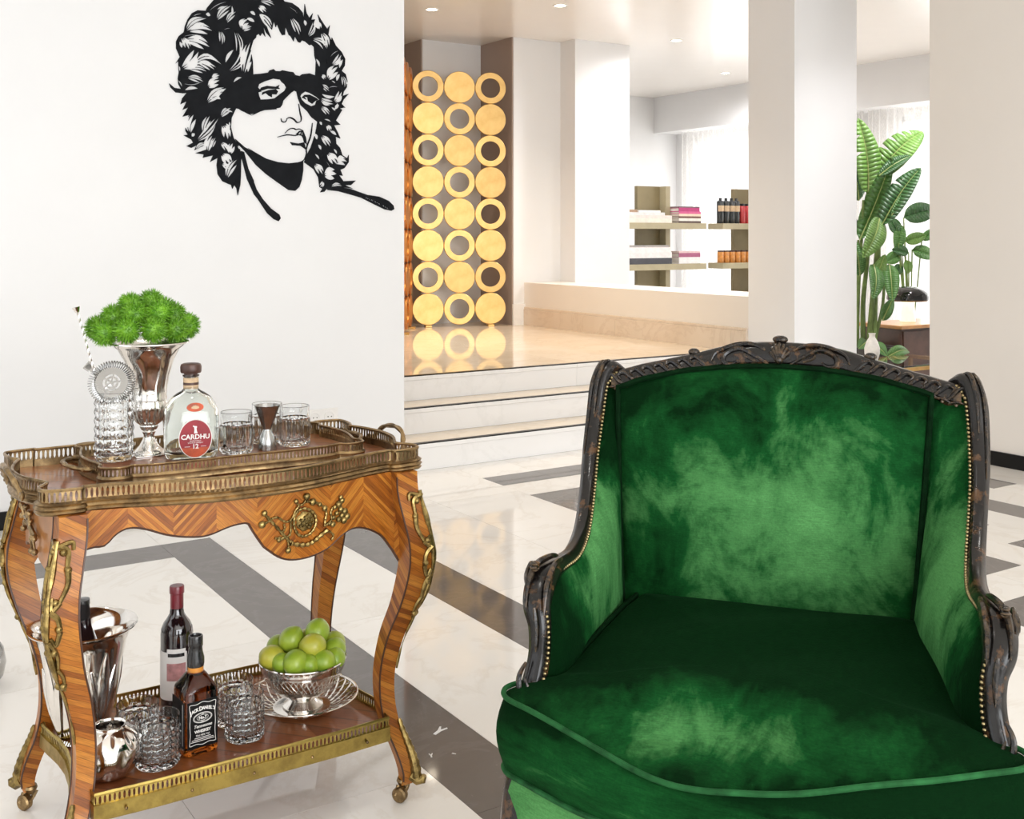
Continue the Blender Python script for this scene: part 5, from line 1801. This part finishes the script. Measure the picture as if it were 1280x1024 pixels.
# wall socket under the portrait
so = empty('wall_socket', (2.262, 5.28, .362), 0, 'white double wall socket low on the portrait wall', 'socket')
MB().box(-.085, .085, -.010, .001, -.042, .042).build('plate', MAT['label_white'], so, smooth=False, bevel=.004)
for xx in (-.04, .04):
    q = MB().lathe([(.0, .004), (.019, .004), (.021, .0), (.030, .0), (.031, .003), (.029, .005)], 28).xf(Matrix.Translation((xx, -.012, 0)) @ Matrix.Rotation(R(90), 4, 'X') @ Matrix.Diagonal((1, 1, -1, 1)))
    sk_ = q.build('socket_well', MAT['label_white'], so)
    for dx in (-.0095, .0095):
        MB().sphere((xx + dx, -.0095, 0), .0032, 8, 6).build('pin_hole', MAT['black_base'], sk_)
# ================================================================== GOLD DISC SCREEN
DR = .1467
scr = empty('folding_screen', (4.884, 8.952, Z3), 0, 'gilded folding screen of solid and open discs on the landing', 'folding screen')
solid = MB().lathe([(.001, -.010), (DR - .004, -.010), (DR, -.006), (DR, .006), (DR - .004, .010), (.001, .010)], 40).mesh('gold_disc')
RI = .092
ringm = MB().lathe([(RI, -.010), (DR - .004, -.010), (DR, -.006), (DR, .006), (DR - .004, .010), (RI, .010), (RI, -.010)], 40).mesh('gold_ring')
solid.materials.append(MAT['gold_leaf'])
ringm.materials.append(MAT['gold_leaf'])
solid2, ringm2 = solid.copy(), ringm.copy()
solid2.materials[0] = ringm2.materials[0] = MAT['gold_leaf_reflect_tint']


def panel(origin, ang, sgn, ms, mr, feet):
    d = Vector((math.cos(ang), math.sin(ang), 0))
    for r_ in range(8):
        for c in range(3):
            ring_ = (r_ + c) % 2 == 0
            o = bpy.data.objects.new('open_disc' if ring_ else 'solid_disc', mr if ring_ else ms)
            COL.objects.link(o)
            o.parent = scr
            p = Vector(origin) + d * (sgn * c * DR * 2)
            o.location = (p.x, p.y, .018 + DR + (7 - r_) * DR * 2)
            o.rotation_euler = (R(90), 0, ang)
    for c in feet:
        p = Vector(origin) + d * (sgn * c * DR * 2)
        MB().box(-.03, .03, -.05, .05, 0, .018).xf(Matrix.Translation((p.x, p.y, 0)) @ Matrix.Rotation(ang, 4, 'Z')).build('foot', MAT['gold_leaf'], scr, smooth=False, bevel=.003)


a0 = math.atan2(-.198, .553)
panel((0, 0, 0), a0, 1, solid, ringm, (0, 2))
h0 = Vector((0, 0, 0)) - Vector((math.cos(a0), math.sin(a0), 0)) * (DR + .004)
a1 = math.atan2(-.835, -.55)
d1 = Vector((math.cos(a1), math.sin(a1), 0))
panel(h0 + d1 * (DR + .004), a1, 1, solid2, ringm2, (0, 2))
for zz in (.3, 1.2, 2.1):
    MB().tube([(h0.x, h0.y, zz), (h0.x, h0.y, zz + .07)], .008, 10).build('hinge', MAT['brass_old'], scr)

# ================================================================== SHELVES IN THE BACK ROOM
simple('khaki_board', (.23, .185, .095), .5, var=.08, scale=6)
simple('khaki_edge', (.40, .345, .215), .45, var=.08, scale=6)
SY = 9.25


def shelf_unit(x0, label):
    t = empty('shelf_unit', (x0, SY, 0), 0, label, 'shelf')
    MB().box(0, .315, 0, .05, 0, 1.83).build('upright_panel', MAT['khaki_board'], t, smooth=False, bevel=.003)
    MB().box(.315, .38, -.10, .05, 0, 1.83).build('upright_post', MAT['khaki_edge'], t, smooth=False, bevel=.003)
    for z in (1.365, .925, .485):
        b = MB().box(-.40, .78, -.24, .0, z, z + .065).build('shelf_board', MAT['khaki_edge'], t, smooth=False, bevel=.003)
    return t


SX1, SX2 = 7.61, 9.035
shelf_unit(SX1, 'khaki shelf unit holding stacks of books')
shelf_unit(SX2, 'khaki shelf unit holding dark bottles and orange jars')
simple('page_white', (.78, .74, .68), .7, var=.05)


def book(x0, x1, z, h, color, label, dy=0.0, name='book', cat='book', group='books on the back room shelves'):
    key = 'cover_%d_%d_%d' % tuple(int(c * 99) for c in color)
    mat_ = MAT.get(key) or simple(key, color, .5, var=.1)
    t = empty(name, ((x0 + x1) / 2, SY - .13 + dy, z), 0, label, cat, group)
    w = (x1 - x0) / 2
    c = MB().box(-w, w, -.10, .10, 0, .004).box(-w, w, -.10, .10, h - .004, h).box(-w, w, -.10, -.094, .004, h - .004)
    c.build('cover', mat_, t, smooth=False)
    MB().box(-w + .006, w - .006, -.094, .094, .004, h - .004).build('pages', MAT['page_white'], t, smooth=False)
    return t


SH1, SH2, SH3 = 1.43, .99, .55
z = SH1
for (x0, x1, h, col, lab) in ((7.24, 7.90, .045, (.80, .72, .62), 'wide pale book at the bottom of the upper stack beside the white pier'), (7.26, 7.90, .035, (.78, .66, .60), 'blush book second up in the upper stack beside the white pier'),
                              (7.30, 7.80, .03, (.72, .70, .68), 'light grey book near the top of the upper stack beside the white pier'), (7.22, 7.42, .028, (.38, .25, .16), 'brown book on top of the upper stack beside the white pier'), (7.44, 7.74, .022, (.80, .79, .77), 'small white book on top of the upper stack beside the white pier')):
    book(x0, x1, z, h, col, lab)
    z += h if 'brown' not in lab else 0
z = SH1
for (h, col, lab, x1) in ((.022, (.10, .06, .05), 'dark book under the magenta stack', 8.32), (.03, (.82, .78, .70), 'cream book low in the magenta stack', 8.33), (.022, (.16, .07, .05), 'brown book inside the magenta stack', 8.32),
                          (.026, (.80, .62, .48), 'peach book in the magenta stack', 8.32), (.026, (.62, .10, .26), 'pink book in the magenta stack', 8.32), (.04, (.45, .03, .16), 'magenta book in the upper stack beside the post', 8.30), (.014, (.16, .10, .12), 'thin dark book on top of the magenta stack', 8.30)):
    book(8.0, x1, z, h, col, lab)
    z += h
z = SH2
for (x0, x1, h, col, lab) in ((7.26, 7.90, .065, (.05, .05, .06), 'thick charcoal book on the lower shelf'), (7.24, 7.90, .06, (.76, .72, .70), 'white box file book on the charcoal one'), (7.25, 7.89, .055, (.80, .76, .74), 'white bound book above the box file'), (7.22, 7.86, .022, (.35, .32, .30), 'thin grey book topping the white bound books')):
    book(x0, x1, z, h, col, lab)
    z += h
z = SH2
for (h, col, lab) in ((.04, (.82, .80, .79), 'white book at the foot of the plum stack'), (.03, (.78, .74, .73), 'off white book in the plum stack'), (.045, (.36, .09, .18), 'plum coloured book on the lower shelf'), (.02, (.72, .52, .52), 'pale pink book on the plum coloured book')):
    book(8.0, 8.31, z, h, col, lab)
    z += h
z = SH3
for (x0, x1, h, col, lab) in ((8.85, 9.33, .045, (.30, .05, .03), 'dark red book lying on the lowest shelf'), (8.75, 9.10, .045, (.55, .14, .05), 'rust red book lying on the lowest shelf'), (9.11, 9.33, .045, (.07, .03, .03), 'almost black book lying on the lowest shelf')):
    book(x0, x1, z, h, col, lab, dy=-.0)
    z += h if 'rust' not in lab else 0
simple('bottle_black', (.02, .025, .028), .2, coat=.5)
simple('bottle_red', (.45, .03, .035), .25, coat=.5)
simple('jar_orange', (.62, .25, .05), .3, var=.25, scale=30, coat=.5)
for i, x in enumerate((8.69, 8.775, 8.86, 8.935)):
    t = empty('dark_bottle', (x, SY - .14, SH1), 0, 'slim black bottle with tan label on the khaki shelf', 'bottle', 'slim black bottles on the khaki shelf')
    MB().lathe([(.001, 0), (.038, 0), (.041, .004), (.041, .24), (.036, .252), (.018, .258), (.016, .27)], 20).build('bottle_body', MAT['bottle_black'], t)
    MB().lathe([(.017, .262), (.017, .285), (.001, .286)], 14).build('cap', MAT['foil_black'], t)
    arc_label(.0413, -170, -40, .135, .20).build('label_band', MAT['cork_pale'], t)
for i, x in enumerate((9.02, 9.10, 9.18)):
    t = empty('red_bottle', (x, SY - .15, SH1), 0, 'red bottle with dark cap beside the slim black bottles', 'bottle', 'red bottles on the khaki shelf')
    MB().lathe([(.001, 0), (.035, 0), (.037, .004), (.037, .19), (.030, .20)], 20).build('bottle_body', MAT['bottle_red'], t)
    MB().lathe([(.030, .198), (.030, .225), (.001, .226)], 16).build('cap', MAT['foil_black'], t)
for i, x in enumerate((8.685, 8.77, 8.855, 8.94, 9.025, 9.11)):
    t = empty('orange_jar', (x, SY - .15, SH2), 0, 'small orange jar with dark lid on the lower khaki shelf', 'jar', 'orange jars on the khaki shelf')
    MB().lathe([(.001, 0), (.036, 0), (.038, .004), (.038, .115), (.034, .122)], 20).build('jar_body', MAT['jar_orange'], t)
    MB().lathe([(.035, .120), (.035, .138), (.001, .139)], 16).build('lid', MAT['cork_brown'], t)

# ================================================================== PLANT ROOM
green_leaf_mat('paddle_leaf', (.045, .14, .025), (.095, .23, .05), 5, .25)
green_leaf_mat('paddle_leaf_dark', (.02, .075, .018), (.05, .15, .04), 5, .3)
green_leaf_mat('paddle_leaf_pale', (.09, .20, .035), (.17, .31, .07), 5, .2)
simple('leaf_rib', (.30, .36, .12), .5)
simple('plant_stem', (.15, .22, .06), .5, var=.35, scale=12)
simple('pot_dark', (.05, .045, .04), .4)
AX_R, AX_A = Vector((.839, -.544, 0)), Vector((.544, .839, 0))


def leaf_mesh(base, tip, width, bow_, facing, splits=(), fold=.15, n=18):
    """paddle leaf from base to tip in (right, away, up) coordinates, arched by bow_ and torn at the given places"""
    base, tip = Vector(base), Vector(tip)
    ax = tip - base
    L = ax.length
    t_ = ax.normalized()
    f = Vector(facing).normalized()
    w_ = t_.cross(f).normalized()
    nrm = w_.cross(t_).normalized()
    mb = MB()
    mids, lefts, rights = [], [], []
    for i in range(n + 1):
        s_ = i / n
        wd = width / 2 * (math.sin(PI * min(1, s_ ** .75)) ** .62 if 0 < s_ < 1 else .02)
        mid = base + ax * s_ + nrm * (bow_ * L * math.sin(PI * s_))
        mids.append(mid)
        lefts.append(mid - w_ * wd + nrm * (fold * wd) + t_ * (.10 * wd))
        rights.append(mid + w_ * wd + nrm * (fold * wd) + t_ * (.10 * wd))
    for i in range(n):
        s_ = (i + .5) / n
        k = 1.0
        for sp in splits:
            if abs(s_ - sp) < .5 / n + 1e-6:
                k = .0
        for side in (lefts, rights):
            a, b = side[i], side[i + 1]
            if k == 0.0 and side is lefts:
                a, b = mids[i].lerp(a, .96), mids[i + 1].lerp(b, .35)
            mb.add([mids[i], mids[i + 1], mids[i + 1].lerp(b, .5), mids[i].lerp(a, .5), b, a], [(0, 1, 2, 3), (3, 2, 4, 5)])
    return mb, mids


def to_world(mb):
    mb.v = [tuple(AX_R * p[0] + AX_A * p[1] + Vector((0, 0, p[2]))) for p in mb.v]
    return mb


PO = Vector((7.30, 5.92, 0))
plant = empty('leafy_plant', PO, 0, 'tall banana-like plant with big paddle leaves behind the white column', 'plant')
SC = .00645


def pp(px, py, away=0.0):
    return ((px - 1090) * SC, away, 1.29 - (py - 295) * SC)


def leaf(px0, py0, px1, py1, w, mat_, aw0=0.0, aw1=0.0, bow_=.10, facing=(0, -1, .25), splits=(), fold=.15, root=None, parent=None):
    mb, mids = leaf_mesh(pp(px0, py0, aw0), pp(px1, py1, aw1), w * SC, bow_, facing, splits, fold)
    o = to_world(mb).build('leaf', MAT[mat_], parent or plant, smooth=60, fix=False)
    md = o.modifiers.new('thickness', 'SOLIDIFY')
    md.thickness = .002
    rb = MB().tube(mids, [.007 * (1 - .75 * i / len(mids)) for i in range(len(mids))], 6)
    to_world(rb).build('leaf_rib', MAT['leaf_rib'], o)
    return o


leaf(1087, 242, 1072, 148, 36, 'paddle_leaf_pale', 0, -.05, .08, (.3, -1, .1), (.55, .75))
leaf(1098, 222, 1164, 162, 40, 'paddle_leaf_pale', .05, .15, .16, (-.35, -1, .5), (.35, .55, .7, .82))
leaf(1080, 250, 1066, 205, 26, 'paddle_leaf_dark', .1, .0, .05, (.5, -1, 0))
leaf(1074, 300, 1112, 196, 26, 'paddle_leaf', -.05, -.1, -.06, (-.6, -1, .1), (), .3)
leaf(1096, 220, 1138, 195, 16, 'paddle_leaf_dark', -.1, -.05, .1, (0, -1, .8), (), .3)
leaf(1098, 282, 1150, 210, 30, 'paddle_leaf_dark', -.12, -.05, .10, (-.7, -1, .2), (.6,), .35)
leaf(1108, 270, 1140, 232, 12, 'paddle_leaf', -.16, -.1, .10, (-.4, -1, .2), (), .2)
leaf(1096, 272, 1070, 322, 28, 'paddle_leaf_pale', -.1, -.2, .12, (.4, -1, .3), (), .2)
leaf(1072, 300, 1064, 262, 24, 'paddle_leaf_dark', .15, .1, .06, (.2, -1, .1))
leaf(1108, 330, 1104, 375, 20, 'paddle_leaf', -.1, -.25, .10, (-.2, -1, .3))
leaf(1076, 425, 1060, 432, 16, 'paddle_leaf', -.2, -.3, .15, (0, -1, .6))
leaf(1076, 428, 1092, 440, 18, 'paddle_leaf', -.25, -.35, .20, (0, -1, .8))
leaf(1098, 446, 1130, 438, 16, 'paddle_leaf', -.2, -.15, .30, (0, -1, .8))
leaf(1092, 262, 1116, 214, 22, 'paddle_leaf', .12, .1, .08, (-.2, -1, .2), (.5,))
leaf(1086, 330, 1078, 372, 22, 'paddle_leaf', -.15, -.3, .12, (.3, -1, .3))
leaf(1090, 352, 1102, 318, 16, 'paddle_leaf_pale', -.1, -.12, .08, (-.3, -1, .2))
leaf(1074, 345, 1066, 300, 20, 'paddle_leaf', -.05, -.05, .06, (.4, -1, .1))
leaf(1100, 400, 1112, 372, 14, 'paddle_leaf', -.1, -.12, .1, (-.3, -1, .3))
for (pts, rr) in (([(1078, 520), (1080, 450), (1082, 380), (1086, 310), (1087, 242)], .022), ([(1084, 520), (1086, 440), (1092, 360), (1098, 290), (1100, 225)], .022), ([(1092, 520), (1092, 440), (1096, 370), (1098, 320), (1098, 280)], .028),
                  ([(1074, 520), (1072, 440), (1074, 360), (1078, 300), (1080, 250)], .018), ([(1088, 520), (1094, 440), (1104, 380), (1108, 330)], .016), ([(1082, 520), (1078, 460), (1076, 425)], .010), ([(1086, 520), (1092, 470), (1098, 446)], .010), ([(1070, 520), (1072, 420), (1074, 340), (1074, 300)], .016)):
    p = catmull([pp(a, b, .03 * math.sin(a)) for a, b in pts], 6)
    o = MB().tube(p, [rr * (1.25 - .75 * i / len(p)) for i in range(len(p))], 9)
    to_world(o).build('stem', MAT['plant_stem'], plant)
MB().lathe([(.001, 0), (.14, 0), (.155, .01), (.185, .36), (.19, .40), (.175, .40), (.168, .34), (.001, .34)], 40).build('pot', MAT['pot_dark'], plant)

# smaller round-leaved plant behind the lamp
p2o = Vector((8.62, 6.55, 0))
plant2 = empty('rubber_plant', p2o, 0, 'smaller glossy leaved plant standing behind the black lamp', 'plant')
SC2 = .0074


def leaf2(px0, py0, px1, py1, w, mat_, facing=(0, -1, .3), bow_=.12):
    q = lambda a, b: ((a - 1130) * SC2, 0.02 * math.sin(a + b), 1.29 - (b - 295) * SC2)
    mb, mids = leaf_mesh(q(px0, py0), q(px1, py1), w * SC2, bow_, facing, (), .12, 12)
    o = to_world(mb).build('leaf', MAT[mat_], plant2, smooth=60, fix=False)
    o.modifiers.new('thickness', 'SOLIDIFY').thickness = .002
    stem = catmull([(0, .0, .30), ((px0 - 1130) * SC2 * .4, 0, .6), q(px0, py0)], 5)
    to_world(MB().tube(stem, .006, 6)).build('leaf_stalk', MAT['plant_stem'], o)


leaf2(1122, 272, 1162, 262, 26, 'paddle_leaf_dark')
leaf2(1114, 292, 1106, 272, 16, 'paddle_leaf_dark')
leaf2(1118, 280, 1114, 315, 16, 'paddle_leaf')
leaf2(1124, 302, 1150, 294, 15, 'paddle_leaf_pale', (.2, -1, .2))
leaf2(1146, 300, 1164, 286, 12, 'paddle_leaf')
leaf2(1118, 318, 1100, 328, 16, 'paddle_leaf')
leaf2(1128, 316, 1108, 312, 14, 'paddle_leaf_dark')
leaf2(1134, 312, 1162, 322, 18, 'paddle_leaf')
leaf2(1126, 325, 1128, 342, 12, 'paddle_leaf_pale')
leaf2(1118, 330, 1112, 345, 12, 'paddle_leaf_dark')
MB().lathe([(.001, 0), (.12, 0), (.14, .01), (.16, .30), (.145, .30), (.14, .27), (.001, .27)], 30).build('pot', MAT['pot_dark'], plant2)

# cabinet, lamp, glass table, vase
simple('walnut_dark', (.085, .04, .028), .35, var=.35, scale=9, coat=.4)
simple('wood_honey', (.55, .27, .10), .35, var=.2, scale=12, coat=.3)
cab = empty('side_cabinet', (7.92, 5.98, 0), 0, 'dark walnut side cabinet with honey wood top behind the armchair', 'cabinet')
MB().box(-.42, .42, -.20, .20, .06, .535).build('body', MAT['walnut_dark'], cab, smooth=False, bevel=.004)
MB().box(-.45, .45, -.23, .23, .535, .565).build('top', MAT['wood_honey'], cab, smooth=False, bevel=.006)
for sx in (-1, 1):
    d_ = MB().box(sx * .205 - .195, sx * .205 + .195, -.212, -.20, .085, .515).build('door', MAT['walnut_dark'], cab, smooth=False, bevel=.003)
    MB().sphere((sx * .04, -.222, .32), .012, 10, 8).build('knob', MAT['brass_old'], d_)
    for sy in (-1, 1):
        MB().tube([(sx * .38, sy * .16, .065), (sx * .39, sy * .17, 0)], [.02, .014], 10).build('leg', MAT['walnut_dark'], cab)
lamp = empty('table_lamp', (7.90, 6.02, .565), 0, 'black mushroom dome table lamp with white base on the cabinet', 'lamp')
simple('lamp_black', (.006, .006, .006), .08, coat=.5)
simple('lamp_white', (.80, .76, .70), .3)
NT_glow = NT('lamp_lit').set(color=(.85, .8, .7), rough=.4, emit=(1.0, .86, .62), emit_s=.75)
MB().lathe([(.001, .0), (.062, .0), (.065, .004), (.060, .05), (.055, .12), (.052, .19), (.001, .19)], 30).build('base', NT_glow.m, lamp)
MB().lathe([(.160, .175), (.172, .185), (.175, .205), (.165, .245), (.130, .275), (.08, .292), (.03, .298), (.001, .299)], 40).build('shade', MAT['lamp_black'], lamp)
MB().lathe([(.001, .183), (.10, .178), (.160, .175)], 40).build('diffuser', NT_glow.m, lamp)
gt = empty('glass_table', (7.05, 5.38, 0), R(0), 'low glass table with gold frame in the plant room', 'table')
MB().box(-.38, .38, -.26, .26, .34, .352).build('glass_top', MAT['crystal'], gt, smooth=False, bevel=.003)
for sy in (-1, 1):
    MB().box(-.38, .38, sy * .25 - .012, sy * .25 + .012, .312, .338).build('rail', MAT['gold_leaf'], gt, smooth=False)
for sx in (-1, 1):
    MB().box(sx * .37 - .012, sx * .37 + .012, -.25, .25, .312, .338).build('rail', MAT['gold_leaf'], gt, smooth=False)
    for sy in (-1, 1):
        MB().box(sx * .37 - .013, sx * .37 + .013, sy * .25 - .013, sy * .25 + .013, 0, .312).build('leg', MAT['gold_leaf'], gt, smooth=False)
vs_o = MB().lathe([(.001, .0), (.035, .0), (.04, .005), (.055, .06), (.056, .10), (.040, .15), (.022, .18), (.022, .20), (.028, .21), (.024, .21), (.018, .19), (.03, .15), (.001, .02)], 30).build('white_vase', MAT['lamp_white'], None)
vs_o.location = (6.75, 5.46, .352)
tag(vs_o, 'small white bottle-shaped vase on the low glass table', 'vase')

# polished steel bowl on the floor at the far side of the cart
fb = empty('steel_pot', (.414, 3.45, 0), 0, 'small round polished steel pot on the floor beyond the cart', 'pot')
MB().lathe([(.001, .0), (.05, .0), (.06, .004), (.085, .04), (.092, .075), (.085, .115), (.068, .142), (.062, .142), (.078, .115), (.084, .075), (.075, .04), (.001, .015)], 48).build('pot_body', MAT['steel'], fb)
MB().lathe([(.061, .140), (.066, .147), (.071, .144), (.069, .138)], 48).build('pot_rim', MAT['silver'], fb)

# torn paper scraps lying on the dark floor band
simple('paper_scrap_white', (.85, .84, .82), .7)
for i, (x, y, sc, rz, lab) in enumerate(((1.404, 2.515, 1.0, .5, 'forked white paper scrap on the dark floor band'), (1.322, 2.407, .42, 1.2, 'tiny white paper shred beside the cart leg'), (1.375, 2.385, .22, 2.2, 'white crumb on the dark floor band'))):
    o = MB().prism([(-.022, -.004), (.004, -.005), (.024, -.012), (.027, -.008), (.010, 0), (.026, .009), (.022, .012), (.002, .005), (-.021, .004)], lambda a, b: (a * sc, b * sc, 0), lambda a, b: (a * sc, b * sc, .0012)).build('paper_scrap', MAT['paper_scrap_white'], None, smooth=False)
    o.location = (x, y, 0)
    o.rotation_euler = (0, 0, rz)
    tag(o, lab, 'paper scrap')
